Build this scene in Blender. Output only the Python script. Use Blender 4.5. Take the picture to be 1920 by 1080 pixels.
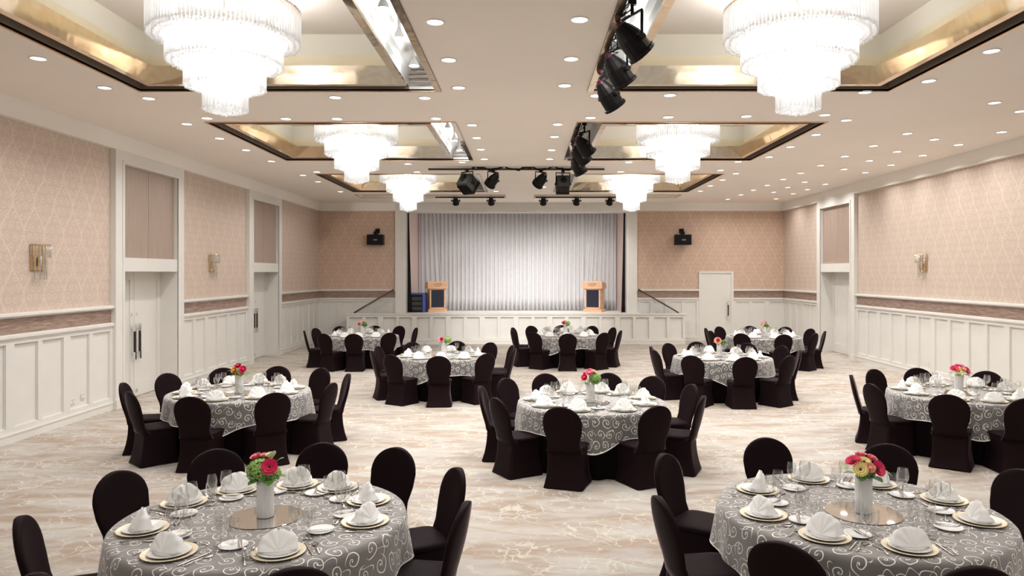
import bpy, bmesh, math, random
from mathutils import Vector, Matrix, Euler
random.seed(7)
PI = math.pi
S = bpy.context.scene
for o in list(bpy.data.objects):
    bpy.data.objects.remove(o)
COL = S.collection

# ------------------------------------------------------------------ camera
H, F = 2.4, 1370.0
cam_data = bpy.data.cameras.new('camera')
cam_data.sensor_fit = 'HORIZONTAL'
cam_data.sensor_width = 36.0
cam_data.lens = 36.0 * F / 1920.0
cam_data.shift_x = -25.0 / 1920.0
cam_data.shift_y = -28.0 / 1920.0
cam_data.clip_end = 200
cam = bpy.data.objects.new('camera', cam_data)
cam.location = (0, 0, H)
cam.rotation_euler = (PI / 2, 0, 0)
COL.objects.link(cam)
S.camera = cam

# ------------------------------------------------------------------ world and exposure
W = bpy.data.worlds.new('world')
S.world = W
W.use_nodes = True
bg = W.node_tree.nodes['Background']
bg.inputs[0].default_value = (1.0, 0.985, 0.96, 1)
bg.inputs[1].default_value = 0.28
S.view_settings.view_transform = 'Standard'
S.view_settings.look = 'None'
S.view_settings.gamma = 1.0
S.view_settings.use_curve_mapping = False
S.view_settings.exposure = 0.53
DOWN_W = 12.0          # each recessed downlight
WASH_W = .4          # wall washers on the right
CHAND_W = 40.0         # each chandelier tier
STAGE_W = 145.0        # each stage lantern
cy = S.cycles
cy.use_denoising = True
cy.max_bounces = 7
cy.diffuse_bounces = 4
cy.glossy_bounces = 4
cy.transmission_bounces = 4
cy.transparent_max_bounces = 24
cy.sample_clamp_indirect = 4.0
cy.caustics_reflective = False
cy.caustics_refractive = False

# ------------------------------------------------------------------ materials
def new_mat(name):
    m = bpy.data.materials.new(name)
    m.use_nodes = True
    return m, m.node_tree, m.node_tree.nodes['Principled BSDF']

def mat(name, col, rough=0.5, metal=0.0, emit=None, estr=0.0, bump=0.0, bscale=30.0, spec=None, vary=0.0, vscale=(4, 4, 4)):
    m, nt, b = new_mat(name)
    b.inputs['Base Color'].default_value = (*col, 1)
    b.inputs['Roughness'].default_value = rough
    b.inputs['Metallic'].default_value = metal
    if spec is not None:
        b.inputs['Specular IOR Level'].default_value = spec
    if emit:
        b.inputs['Emission Color'].default_value = (*emit, 1)
        b.inputs['Emission Strength'].default_value = estr
    if bump or vary:
        tc = nt.nodes.new('ShaderNodeTexCoord')
        mp = nt.nodes.new('ShaderNodeMapping')
        mp.inputs['Scale'].default_value = vscale
        nt.links.new(tc.outputs['Object'], mp.inputs[0])
    if vary:
        n = nt.nodes.new('ShaderNodeTexNoise')
        n.inputs['Scale'].default_value = 1.0
        n.inputs['Detail'].default_value = 5
        nt.links.new(mp.outputs[0], n.inputs['Vector'])
        r = nt.nodes.new('ShaderNodeValToRGB')
        r.color_ramp.elements[0].position = .3
        r.color_ramp.elements[1].position = .7
        r.color_ramp.elements[0].color = (*[c * (1 - vary) for c in col], 1)
        r.color_ramp.elements[1].color = (*[min(1, c * (1 + vary)) for c in col], 1)
        nt.links.new(n.outputs['Fac'], r.inputs[0])
        nt.links.new(r.outputs[0], b.inputs['Base Color'])
    if bump:
        n2 = nt.nodes.new('ShaderNodeTexNoise')
        n2.inputs['Scale'].default_value = bscale
        n2.inputs['Detail'].default_value = 3
        nt.links.new(tc.outputs['Object'], n2.inputs['Vector'])
        bp = nt.nodes.new('ShaderNodeBump')
        bp.inputs['Strength'].default_value = bump
        bp.inputs['Distance'].default_value = .02
        nt.links.new(n2.outputs['Fac'], bp.inputs['Height'])
        nt.links.new(bp.outputs[0], b.inputs['Normal'])
    return m

class NB:
    """small helper to chain maths nodes"""
    def __init__(s, nt): s.nt = nt
    def m(s, op, a, b=None, c=None):
        n = s.nt.nodes.new('ShaderNodeMath'); n.operation = op
        for i, v in enumerate((a, b, c)):
            if v is None: continue
            if isinstance(v, (int, float)): n.inputs[i].default_value = v
            else: s.nt.links.new(v, n.inputs[i])
        return n.outputs[0]
    def rgb(s, c):
        n = s.nt.nodes.new('ShaderNodeRGB'); n.outputs[0].default_value = (*c, 1); return n.outputs[0]
    def mix(s, f, a, b):
        n = s.nt.nodes.new('ShaderNodeMix'); n.data_type = 'RGBA'
        for k, v in ((0, f), (6, a), (7, b)):
            if isinstance(v, (int, float)): n.inputs[k].default_value = v
            elif isinstance(v, tuple): n.inputs[k].default_value = (*v, 1)
            else: s.nt.links.new(v, n.inputs[k])
        return n.outputs[2]
    def noise(s, vec, scale, detail=4, dist=0.0):
        n = s.nt.nodes.new('ShaderNodeTexNoise'); n.inputs['Scale'].default_value = scale
        n.inputs['Detail'].default_value = detail; n.inputs['Distortion'].default_value = dist
        s.nt.links.new(vec, n.inputs['Vector']); return n.outputs['Fac']
    def step(s, v, lo, hi):
        n = s.nt.nodes.new('ShaderNodeMapRange'); n.clamp = True
        n.inputs[1].default_value = lo; n.inputs[2].default_value = hi
        s.nt.links.new(v, n.inputs[0]); return n.outputs[0]

def scrolls(nb, x, y, cell, turns, lw, rmax=.46):
    """spiral scroll-work: one spiral per cell with random turn and handedness; returns mask 0..1"""
    m = nb.m
    u = m('DIVIDE', x, cell); v = m('DIVIDE', y, cell)
    iy = m('FLOOR', v)
    u = m('ADD', u, m('MULTIPLY', m('MODULO', m('ABSOLUTE', iy), 2.0), .5))
    ix = m('FLOOR', u)
    fx = m('SUBTRACT', m('SUBTRACT', u, ix), .5); fy = m('SUBTRACT', m('SUBTRACT', v, iy), .5)
    wn = nb.nt.nodes.new('ShaderNodeTexWhiteNoise'); wn.noise_dimensions = '2D'
    cb = nb.nt.nodes.new('ShaderNodeCombineXYZ')
    nb.nt.links.new(ix, cb.inputs[0]); nb.nt.links.new(iy, cb.inputs[1]); nb.nt.links.new(cb.outputs[0], wn.inputs['Vector'])
    h = wn.outputs['Value']
    fx = m('MULTIPLY', fx, m('SIGN', m('SUBTRACT', h, .5)))
    r = m('SQRT', m('ADD', m('MULTIPLY', fx, fx), m('MULTIPLY', fy, fy)))
    th = m('ADD', m('DIVIDE', m('ARCTAN2', fy, fx), 2 * PI), m('MULTIPLY', h, 7.0))
    K = turns / rmax
    sp = m('SUBTRACT', m('MULTIPLY', m('POWER', m('DIVIDE', r, rmax), .8), turns), th)
    fr = m('FRACT', m('ADD', sp, 50.0))
    dd = m('SUBTRACT', .5, m('ABSOLUTE', m('SUBTRACT', fr, .5)))
    line = nb.step(dd, lw * K * 1.2, lw * K * .7)
    ins = nb.step(r, rmax, rmax * .97)
    mask = m('MULTIPLY', line, ins)
    dot = nb.step(r, lw * 2.0, lw * 1.4)
    return m('MAXIMUM', mask, dot)

# white painted woodwork, ceiling and so on
M = {}
M['white_paint'] = mat('white_paint', (.71, .685, .64), .42, vary=.02, vscale=(3, 3, 3))
M['ceiling_paint'] = mat('ceiling_paint', (.90, .83, .76), .85, vary=.02, vscale=(.6, .6, .6))
M['cornice_paint'] = mat('cornice_paint', (.84, .80, .74), .6)
M['cream_paint'] = mat('cream_paint', (.82, .78, .68), .6)
M['gold_strip'] = mat('gold_strip', (.82, .73, .52), .35, vary=.05, vscale=(2, 2, 2))
M['dark_bronze'] = mat('dark_bronze', (.26, .205, .165), .45, .2)
M['brass'] = mat('brass', (.78, .57, .33), .16, 1.0)
M['copper_trim'] = mat('copper_trim', (.72, .48, .30), .22, 1.0)
M['silver'] = mat('silver_reflector', (.80, .81, .80), .35, .45)
M['chrome'] = mat('chrome', (.80, .78, .75), .12, 1.0)
M['cutlery_steel'] = mat('cutlery_steel', (.72, .69, .66), .14, 1.0)
M['black_metal'] = mat('black_metal', (.004, .003, .003), .5, spec=.2)
M['black_plastic'] = mat('black_plastic', (.005, .005, .006), .5, spec=.3)
M['grey_metal'] = mat('grey_metal', (.03, .03, .028), .5)
M['magenta_cap'] = mat('magenta_cap', (.07, .004, .025), .35)
M['black_wood'] = mat('black_wood', (.02, .012, .01), .35)
M['bronze_rail'] = mat('bronze_rail', (.13, .085, .06), .35, .5)
M['outlet'] = mat('outlet_plastic', (.62, .58, .48), .5)
M['porcelain'] = mat('porcelain', (.84, .82, .79), .18)
M['vase_white'] = mat('vase_ceramic', (.86, .84, .81), .35)
def m_linen():
    m, nt, b = new_mat('napkin_linen')
    out = nt.nodes['Material Output']
    b.inputs['Base Color'].default_value = (.95, .94, .92, 1); b.inputs['Roughness'].default_value = .8
    tl = nt.nodes.new('ShaderNodeBsdfTranslucent'); tl.inputs[0].default_value = (.95, .94, .92, 1)
    mx = nt.nodes.new('ShaderNodeMixShader'); mx.inputs[0].default_value = .4
    nt.links.new(b.outputs[0], mx.inputs[1]); nt.links.new(tl.outputs[0], mx.inputs[2])
    nt.links.new(mx.outputs[0], out.inputs['Surface'])
    return m
M['napkin'] = m_linen()
M['charger'] = mat('charger_gold', (.80, .70, .53), .4, .6)
M['mirror'] = mat('tabletop_mirror', (.96, .94, .91), .03, 1.0)
M['mirror_edge'] = mat('mirror_edge', (.06, .08, .07), .2)
M['leaf'] = mat('leaf_green', (.07, .18, .025), .45, vary=.35, vscale=(60, 60, 60))
M['leaf_light'] = mat('leaf_lime', (.30, .42, .09), .5, vary=.3, vscale=(80, 80, 80))
M['hydrangea'] = mat('hydrangea_green', (.26, .42, .10), .6, vary=.4, vscale=(90, 90, 90))
M['hot_pink'] = mat('petal_hot_pink', (.72, .02, .10), .55, vary=.2, vscale=(60, 60, 60))
M['red'] = mat('petal_red', (.55, .015, .05), .55, vary=.2, vscale=(60, 60, 60))
M['pink'] = mat('petal_pink', (.85, .22, .30), .55, vary=.2, vscale=(60, 60, 60))
M['peach'] = mat('petal_peach', (.88, .42, .30), .55, vary=.15, vscale=(60, 60, 60))
M['orange'] = mat('petal_orange', (.80, .30, .06), .55, vary=.15, vscale=(60, 60, 60))
M['yellow'] = mat('petal_yellow', (.86, .72, .28), .55, vary=.12, vscale=(60, 60, 60))
M['ivory'] = mat('petal_ivory', (.80, .80, .55), .55, vary=.12, vscale=(60, 60, 60))
M['flower_eye'] = mat('flower_eye', (.10, .03, .015), .7)
M['lectern_wood'] = mat('lectern_wood', (.66, .40, .24), .35, vary=.10, vscale=(1.5, 1.5, 14))
M['lectern_navy'] = mat('lectern_navy', (.008, .011, .03), .4)
M['print_dark'] = mat('lettering_dark', (.10, .06, .04), .4)
M['print_light'] = mat('lettering_light', (.7, .7, .7), .4)
M['blue_cloth'] = mat('blue_cover', (.06, .09, .32), .6)
M['black_drape'] = mat('black_drape', (.008, .007, .010), .85)
M['stage_pink'] = mat('stage_side_paint', (.76, .62, .57), .7)
M['stage_floor'] = mat('stage_floor', (.80, .78, .75), .5)
M['lamp_glow'] = mat('lamp_lens', (.9, .9, .9), .4, emit=(1, .97, .92), estr=4.0)
M['bulb_glow'] = mat('bulb_glow', (.9, .9, .9), .4, emit=(1, .98, .95), estr=5.0)
M['white_trim'] = mat('white_trim_ring', (.85, .83, .80), .35)
M['wall_pattern_gap'] = mat('door_gap', (.16, .13, .11), .7)

def m_black_spandex():
    m, nt, b = new_mat('black_spandex')
    b.inputs['Base Color'].default_value = (.0115, .0055, .0065, 1)
    b.inputs['Roughness'].default_value = .55
    b.inputs['Specular IOR Level'].default_value = .04
    b.inputs['Sheen Weight'].default_value = .7
    b.inputs['Sheen Roughness'].default_value = .16
    b.inputs['Sheen Tint'].default_value = (.62, .44, .46, 1)
    return m
M['spandex'] = m_black_spandex()
M['black_cloth'] = mat('black_tablecloth', (.004, .0015, .002), .8, spec=.08)

def m_glass(name, tint, base, edge, rough=.02):
    m, nt, b = new_mat(name)
    nt.nodes.remove(b)
    out = nt.nodes['Material Output']
    lw = nt.nodes.new('ShaderNodeLayerWeight'); lw.inputs['Blend'].default_value = .5
    nb = NB(nt)
    f = nb.m('ADD', base, nb.m('MULTIPLY', nb.m('POWER', lw.outputs['Facing'], 2.2), edge))
    tr = nt.nodes.new('ShaderNodeBsdfTransparent'); tr.inputs[0].default_value = (*tint, 1)
    gl = nt.nodes.new('ShaderNodeBsdfGlossy'); gl.inputs['Roughness'].default_value = rough
    gl.inputs[0].default_value = (.95, .95, .95, 1)
    mx = nt.nodes.new('ShaderNodeMixShader')
    nt.links.new(f, mx.inputs[0]); nt.links.new(tr.outputs[0], mx.inputs[1]); nt.links.new(gl.outputs[0], mx.inputs[2])
    nt.links.new(mx.outputs[0], out.inputs['Surface'])
    return m
M['wine_glass'] = m_glass('thin_glass', (.93, .93, .925), .10, 1.0)

def m_crystal():
    # frosted crystal rods: scatter the lamp light of the fixture, partly see-through
    m, nt, b = new_mat('crystal_rod')
    nt.nodes.remove(b)
    out = nt.nodes['Material Output']
    tl = nt.nodes.new('ShaderNodeBsdfTranslucent'); tl.inputs[0].default_value = (.95, .95, .95, 1)
    df = nt.nodes.new('ShaderNodeBsdfDiffuse'); df.inputs[0].default_value = (.92, .92, .92, 1)
    gl = nt.nodes.new('ShaderNodeBsdfGlossy'); gl.inputs['Roughness'].default_value = .12
    tr = nt.nodes.new('ShaderNodeBsdfTransparent'); tr.inputs[0].default_value = (.96, .96, .96, 1)
    a = nt.nodes.new('ShaderNodeMixShader'); a.inputs[0].default_value = .5
    nt.links.new(tl.outputs[0], a.inputs[1]); nt.links.new(df.outputs[0], a.inputs[2])
    c = nt.nodes.new('ShaderNodeMixShader'); c.inputs[0].default_value = .15
    nt.links.new(a.outputs[0], c.inputs[1]); nt.links.new(gl.outputs[0], c.inputs[2])
    d = nt.nodes.new('ShaderNodeMixShader'); d.inputs[0].default_value = .42
    nt.links.new(tr.outputs[0], d.inputs[1]); nt.links.new(c.outputs[0], d.inputs[2])
    nt.links.new(d.outputs[0], out.inputs['Surface'])
    return m
M['crystal'] = m_crystal()
M['sconce_rod'] = m_glass('sconce_glass', (.95, .94, .92), .30, .8, .12)

def m_brass_mirror():
    m, nt, b = new_mat('brass_mirror')
    nb = NB(nt)
    tc = nt.nodes.new('ShaderNodeTexCoord')
    n = nb.noise(tc.outputs['Object'], 1.1, 2, 1.2)
    r = nb.noise(tc.outputs['Object'], 3.0, 3, 2.0)
    col = nb.mix(nb.step(r, .4, .65), (.91, .78, .60), (.85, .67, .48))
    nt.links.new(col, b.inputs['Base Color'])
    b.inputs['Metallic'].default_value = 1.0
    b.inputs['Roughness'].default_value = .10
    bp = nt.nodes.new('ShaderNodeBump'); bp.inputs['Strength'].default_value = .16; bp.inputs['Distance'].default_value = .05
    nt.links.new(n, bp.inputs['Height']); nt.links.new(bp.outputs[0], b.inputs['Normal'])
    return m
M['brass_mirror'] = m_brass_mirror()

def m_carpet():
    m, nt, b = new_mat('carpet')
    nb = NB(nt)
    tc = nt.nodes.new('ShaderNodeTexCoord')
    mp = nt.nodes.new('ShaderNodeMapping'); mp.inputs['Scale'].default_value = (.55, 1.6, 1)
    mp.inputs['Rotation'].default_value = (0, 0, .22)
    nt.links.new(tc.outputs['Object'], mp.inputs[0])
    st = nb.noise(mp.outputs[0], 1.3, 8, 1.5)
    st2 = nb.noise(mp.outputs[0], 3.4, 6, .8)
    base = nb.mix(nb.step(st, .40, .62), (.35, .275, .215), (.46, .425, .38))
    base = nb.mix(nb.m('MULTIPLY', nb.step(st2, .47, .64), .75), base, (.43, .395, .375))
    base = nb.mix(nb.m('MULTIPLY', nb.step(nb.noise(mp.outputs[0], 2.1, 7, 2.2), .52, .66), .55), base, (.355, .28, .22))
    # fine cream outline drawing
    nz = nt.nodes.new('ShaderNodeTexNoise'); nz.inputs['Scale'].default_value = 3.4; nz.inputs['Detail'].default_value = 4
    nt.links.new(tc.outputs['Object'], nz.inputs['Vector'])
    vm = nt.nodes.new('ShaderNodeVectorMath'); vm.operation = 'MULTIPLY_ADD'
    vm.inputs[1].default_value = (.45, .45, 0); nt.links.new(nz.outputs['Color'], vm.inputs[0]); nt.links.new(tc.outputs['Object'], vm.inputs[2])
    vo = nt.nodes.new('ShaderNodeTexVoronoi'); vo.feature = 'DISTANCE_TO_EDGE'; vo.inputs['Scale'].default_value = 6.0
    nt.links.new(vm.outputs[0], vo.inputs['Vector'])
    ln = nb.step(vo.outputs['Distance'], .045, .018)
    br = nb.step(nb.noise(tc.outputs['Object'], 1.7, 3), .42, .55)
    base = nb.mix(nb.m('MULTIPLY', ln, nb.m('MULTIPLY', br, .75)), base, (.58, .545, .47))
    nt.links.new(base, b.inputs['Base Color'])
    b.inputs['Roughness'].default_value = .95
    b.inputs['Specular IOR Level'].default_value = .1
    fb = nb.noise(tc.outputs['Object'], 140, 2)
    bp = nt.nodes.new('ShaderNodeBump'); bp.inputs['Strength'].default_value = .25; bp.inputs['Distance'].default_value = .01
    nt.links.new(fb, bp.inputs['Height']); nt.links.new(bp.outputs[0], b.inputs['Normal'])
    return m
M['carpet'] = m_carpet()

def m_wallpaper(name, c1, c2, c3):
    m, nt, b = new_mat(name)
    nb = NB(nt); mm = nb.m
    tc = nt.nodes.new('ShaderNodeTexCoord')
    sx = nt.nodes.new('ShaderNodeSeparateXYZ'); nt.links.new(tc.outputs['Object'], sx.inputs[0])
    u = mm('ADD', sx.outputs[0], sx.outputs[1]); z = sx.outputs[2]
    Pp, L = .46, .92
    a = mm('DIVIDE', u, Pp)
    s = mm('MULTIPLY', mm('SINE', mm('MULTIPLY', z, 2 * PI / L)), .25)
    def fam(off, sgn):
        t = mm('ADD', mm('ADD', a, mm('MULTIPLY', s, sgn)), off + 100)
        f = mm('FRACT', t)
        return mm('ABSOLUTE', mm('SUBTRACT', f, .5))
    d = mm('MINIMUM', fam(0.0, 1.0), fam(.5, -1.0))
    ogee = nb.step(d, .05, .026)
    sc = scrolls(nb, u, z, .15, 1.7, .045)
    fuzz = nb.step(nb.noise(tc.outputs['Object'], 42, 3), .42, .6)
    pat = mm('MAXIMUM', mm('MULTIPLY', ogee, .75), mm('MULTIPLY', sc, .85))
    pat = mm('MULTIPLY', pat, mm('ADD', .45, mm('MULTIPLY', fuzz, .5)))
    base = nb.mix(nb.noise(tc.outputs['Object'], 90, 2), c1, c2)
    col = nb.mix(mm('MULTIPLY', pat, .85), base, c3)
    nt.links.new(col, b.inputs['Base Color'])
    b.inputs['Roughness'].default_value = .62
    return m
M['wallpaper'] = m_wallpaper('damask_wallpaper', (.50, .388, .315), (.57, .452, .375), (.70, .60, .50))
M['end_wallpaper'] = m_wallpaper('salmon_damask_wallpaper', (.50, .335, .245), (.57, .40, .305), (.69, .56, .45))

def m_grain(name, c1, c2, sc, rough=.5):
    m, nt, b = new_mat(name)
    nb = NB(nt)
    tc = nt.nodes.new('ShaderNodeTexCoord')
    mp = nt.nodes.new('ShaderNodeMapping'); mp.inputs['Scale'].default_value = sc
    nt.links.new(tc.outputs['Object'], mp.inputs[0])
    n = nb.noise(mp.outputs[0], 1.0, 7, .3)
    nt.links.new(nb.mix(nb.step(n, .33, .67), c1, c2), b.inputs['Base Color'])
    b.inputs['Roughness'].default_value = rough
    return m
M['band'] = m_grain('dado_band', (.19, .115, .085), (.40, .29, .235), (5, 5, 70))
M['transom_wood'] = m_grain('transom_veneer', (.33, .25, .20), (.40, .305, .25), (38, 38, 1.6), .4)

def m_lace():
    m, nt, b = new_mat('lace_overlay')
    nb = NB(nt); mm = nb.m
    uv = nt.nodes.new('ShaderNodeUVMap'); uv.uv_map = 'flat'
    nz = nt.nodes.new('ShaderNodeTexNoise'); nz.inputs['Scale'].default_value = 6.0; nz.inputs['Detail'].default_value = 1
    nt.links.new(uv.outputs[0], nz.inputs['Vector'])
    vm = nt.nodes.new('ShaderNodeVectorMath'); vm.operation = 'MULTIPLY_ADD'; vm.inputs[1].default_value = (.06, .06, 0)
    nt.links.new(nz.outputs['Color'], vm.inputs[0]); nt.links.new(uv.outputs[0], vm.inputs[2])
    sx = nt.nodes.new('ShaderNodeSeparateXYZ'); nt.links.new(vm.outputs[0], sx.inputs[0])
    x, y = sx.outputs[0], sx.outputs[1]
    big = scrolls(nb, x, y, .13, 1.75, .022)
    # meandering stems that join the scrolls
    t = mm('ADD', mm('DIVIDE', y, .135), mm('MULTIPLY', mm('SINE', mm('MULTIPLY', x, 2 * PI / .135)), .28))
    dv = mm('ABSOLUTE', mm('SUBTRACT', mm('FRACT', mm('ADD', t, 100.5)), .5))
    stem = mm('MULTIPLY', nb.step(dv, .028, .016), nb.step(nb.noise(uv.outputs[0], 9, 1), .45, .52))
    hem = nt.nodes.new('ShaderNodeUVMap'); hem.uv_map = 'hem'
    hs = nt.nodes.new('ShaderNodeSeparateXYZ'); nt.links.new(hem.outputs[0], hs.inputs[0])
    edge = nb.step(hs.outputs[0], .955, .97)
    pat = mm('MAXIMUM', mm('MAXIMUM', big, stem), edge)
    b.inputs['Roughness'].default_value = .55
    b.inputs['Sheen Weight'].default_value = .4
    b.inputs['Sheen Roughness'].default_value = .4
    col = nb.mix(pat, (.45, .415, .39), (.90, .87, .82))
    nt.links.new(col, b.inputs['Base Color'])
    lw = nt.nodes.new('ShaderNodeLayerWeight'); lw.inputs['Blend'].default_value = .35
    # organza looks denser when seen at a slant
    al = mm('MAXIMUM', mm('MULTIPLY', pat, .96), mm('ADD', .36, mm('MULTIPLY', lw.outputs['Facing'], .42)))
    nt.links.new(al, b.inputs['Alpha'])
    return m
M['lace'] = m_lace()

def m_curtain():
    m, nt, b = new_mat('sheer_curtain')
    nt.nodes.remove(b)
    out = nt.nodes['Material Output']
    df = nt.nodes.new('ShaderNodeBsdfDiffuse'); df.inputs[0].default_value = (.80, .785, .79, 1)
    tl = nt.nodes.new('ShaderNodeBsdfTranslucent'); tl.inputs[0].default_value = (.78, .76, .77, 1)
    mx = nt.nodes.new('ShaderNodeMixShader'); mx.inputs[0].default_value = .25
    nt.links.new(df.outputs[0], mx.inputs[1]); nt.links.new(tl.outputs[0], mx.inputs[2])
    nt.links.new(mx.outputs[0], out.inputs['Surface'])
    return m
M['curtain'] = m_curtain()

# ------------------------------------------------------------------ mesh helpers
class MB:
    def __init__(s):
        s.bm = bmesh.new(); s.mats = []
    def mi(s, m):
        if m not in s.mats: s.mats.append(m)
        return s.mats.index(m)
    def quad(s, pts, m=None, smooth=False):
        f = s.bm.faces.new([s.bm.verts.new(p) for p in pts])
        if m: f.material_index = s.mi(m)
        f.smooth = smooth
        return f
    def box(s, a, b, m=None, mtx=None):
        x0, y0, z0 = a; x1, y1, z1 = b
        x0, x1 = min(x0, x1), max(x0, x1); y0, y1 = min(y0, y1), max(y0, y1); z0, z1 = min(z0, z1), max(z0, z1)
        P = [Vector(p) for p in ((x0, y0, z0), (x1, y0, z0), (x1, y1, z0), (x0, y1, z0), (x0, y0, z1), (x1, y0, z1), (x1, y1, z1), (x0, y1, z1))]
        if mtx: P = [mtx @ p for p in P]
        v = [s.bm.verts.new(p) for p in P]
        k = s.mi(m) if m else 0
        for q in ((0, 3, 2, 1), (4, 5, 6, 7), (0, 1, 5, 4), (1, 2, 6, 5), (2, 3, 7, 6), (3, 0, 4, 7)):
            f = s.bm.faces.new([v[i] for i in q]); f.material_index = k
    def rings(s, rings, m=None, closed=True, cap0=False, cap1=False, smooth=True):
        k = s.mi(m) if m else 0
        R = [[s.bm.verts.new(p) for p in r] for r in rings]
        n = len(R[0])
        for a, b in zip(R, R[1:]):
            for i in range(n if closed else n - 1):
                j = (i + 1) % n
                f = s.bm.faces.new((a[i], a[j], b[j], b[i])); f.material_index = k; f.smooth = smooth
        if cap0: f = s.bm.faces.new(list(reversed(R[0]))); f.material_index = k
        if cap1: f = s.bm.faces.new(R[-1]); f.material_index = k
        return R
    def lathe(s, prof, seg=16, m=None, mtx=None, cap0=False, cap1=False, smooth=True, ribs=0, ribamp=0):
        rr = []
        for r, z in prof:
            ring = []
            for i in range(seg):
                t = 2 * PI * i / seg
                q = r * (1 + (ribamp * math.cos(ribs * t) if ribs else 0))
                p = Vector((q * math.cos(t), q * math.sin(t), z))
                ring.append(mtx @ p if mtx else p)
            rr.append(ring)
        return s.rings(rr, m, True, cap0, cap1, smooth)
    def tube(s, pts, r, seg=6, m=None, cap=True):
        pts = [Vector(p) for p in pts]; rr = []
        prev = None
        for i, p in enumerate(pts):
            d = (pts[min(i + 1, len(pts) - 1)] - pts[max(i - 1, 0)])
            d = d.normalized() if d.length > 1e-9 else Vector((0, 0, 1))
            if prev is None:
                up = Vector((0, 0, 1)) if abs(d.z) < .9 else Vector((1, 0, 0))
                n = d.cross(up).normalized()
            else:
                n = (prev - d * prev.dot(d)); n = n.normalized() if n.length > 1e-6 else d.orthogonal().normalized()
            prev = n
            b = d.cross(n)
            q = r[i] if isinstance(r, (list, tuple)) else r
            rr.append([p + (n * math.cos(2 * PI * k / seg) + b * math.sin(2 * PI * k / seg)) * q for k in range(seg)])
        s.rings(rr, m, True, cap, cap, True)
    def ball(s, c, r, m=None, sub=1, sc=(1, 1, 1)):
        g = bmesh.ops.create_icosphere(s.bm, subdivisions=sub, radius=r)
        k = s.mi(m) if m else 0
        for v in g['verts']:
            v.co = Vector((v.co.x * sc[0], v.co.y * sc[1], v.co.z * sc[2])) + Vector(c)
            for f in v.link_faces: f.material_index = k; f.smooth = True
    def mesh(s, name):
        bmesh.ops.recalc_face_normals(s.bm, faces=s.bm.faces)
        me = bpy.data.meshes.new(name)
        s.bm.to_mesh(me); s.bm.free()
        for m in s.mats: me.materials.append(m)
        return me
    def build(s, name, parent=None, loc=None, m=None):
        if m and not s.mats: s.mats = [m]
        return link(name, s.mesh(name), parent, loc)

def link(name, data, parent=None, loc=None, rot=None):
    o = bpy.data.objects.new(name, data)
    COL.objects.link(o)
    if parent: o.parent = parent
    if loc is not None: o.location = loc
    if rot is not None: o.rotation_euler = rot
    return o

def tag(o, label, cat, group=None):
    o['label'] = label; o['category'] = cat
    if group: o['group'] = group
    return o

def thing(name, label, cat, loc=(0, 0, 0), rotz=0.0, group=None):
    o = link(name, None, None, loc, (0, 0, rotz))
    o.empty_display_size = .1
    return tag(o, label, cat, group)

def struct(o):
    o['kind'] = 'structure'
    return o

def copy_tree(o, parent=None):
    c = o.copy(); COL.objects.link(c)
    if parent: c.parent = parent
    for ch in list(KIDS.get(o.name, [])):
        copy_tree(ch, c)
    return c
KIDS = {}
def remember(root):
    """note the children of a thing so copies can be made without searching the scene"""
    KIDS[root.name] = [c for c in root.children]
    for c in KIDS[root.name]: remember(c)

ORD = ['first', 'second', 'third', 'fourth', 'fifth', 'sixth', 'seventh', 'eighth', 'ninth', 'tenth', 'eleventh', 'twelfth', 'thirteenth', 'fourteenth', 'fifteenth', 'sixteenth', 'seventeenth', 'eighteenth', 'nineteenth', 'twentieth']

# ------------------------------------------------------------------ room dimensions
XL, XR, YB, YN = -7.30, 9.13, 25.8, -2.5
ZC = 4.88
# ------------------------------------------------------------------ floor
b = MB(); b.quad([(XL - .4, YN, 0), (XR + .5, YN, 0), (XR + .5, YB + .1, 0), (XL - .4, YB + .1, 0)])
struct(b.build('floor', m=M['carpet']))

# ------------------------------------------------------------------ ceiling with openings
COFW = 4.05
COF = []          # (aisle edge x, direction, y0, y1)
for (y0, y1) in ((5.85, 9.93), (12.0, 16.03), (18.26, 22.28)):
    COF.append((-1.18, -1, y0, y1)); COF.append((.88, 1, y0, y1))
SLOTS = [(-5.36, -.67, 23.1, 24.0), (.32, 4.9, 23.1, 24.0)]
holes = [(min(x0, x0 + d * COFW), max(x0, x0 + d * COFW), y0, y1) for x0, d, y0, y1 in COF] + SLOTS
xs = sorted({XL - .4, XR + .5} | {h[0] for h in holes} | {h[1] for h in holes})
ys = sorted({YN, YB + .3} | {h[2] for h in holes} | {h[3] for h in holes})
b = MB()
for xa, xb in zip(xs, xs[1:]):
    for ya, yb in zip(ys, ys[1:]):
        mx, my = (xa + xb) / 2, (ya + yb) / 2
        if any(h[0] < mx < h[1] and h[2] < my < h[3] for h in holes): continue
        b.quad([(xa, ya, ZC), (xa, yb, ZC), (xb, yb, ZC), (xb, ya, ZC)])
bmesh.ops.remove_doubles(b.bm, verts=b.bm.verts, dist=1e-4)
struct(b.build('ceiling', m=M['ceiling_paint']))

ROWN = ['nearest the camera', 'in the middle of the room', 'nearest the stage']
def side_box(b, x0, x1, y0, y1, z0, z1, m):
    """four inward-facing upright walls"""
    b.quad([(x0, y0, z0), (x1, y0, z0), (x1, y0, z1), (x0, y0, z1)], m)
    b.quad([(x0, y1, z0), (x1, y1, z0), (x1, y1, z1), (x0, y1, z1)], m)
    b.quad([(x0, y0, z0), (x0, y1, z0), (x0, y1, z1), (x0, y0, z1)], m)
    b.quad([(x1, y0, z0), (x1, y1, z0), (x1, y1, z1), (x1, y0, z1)], m)

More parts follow.
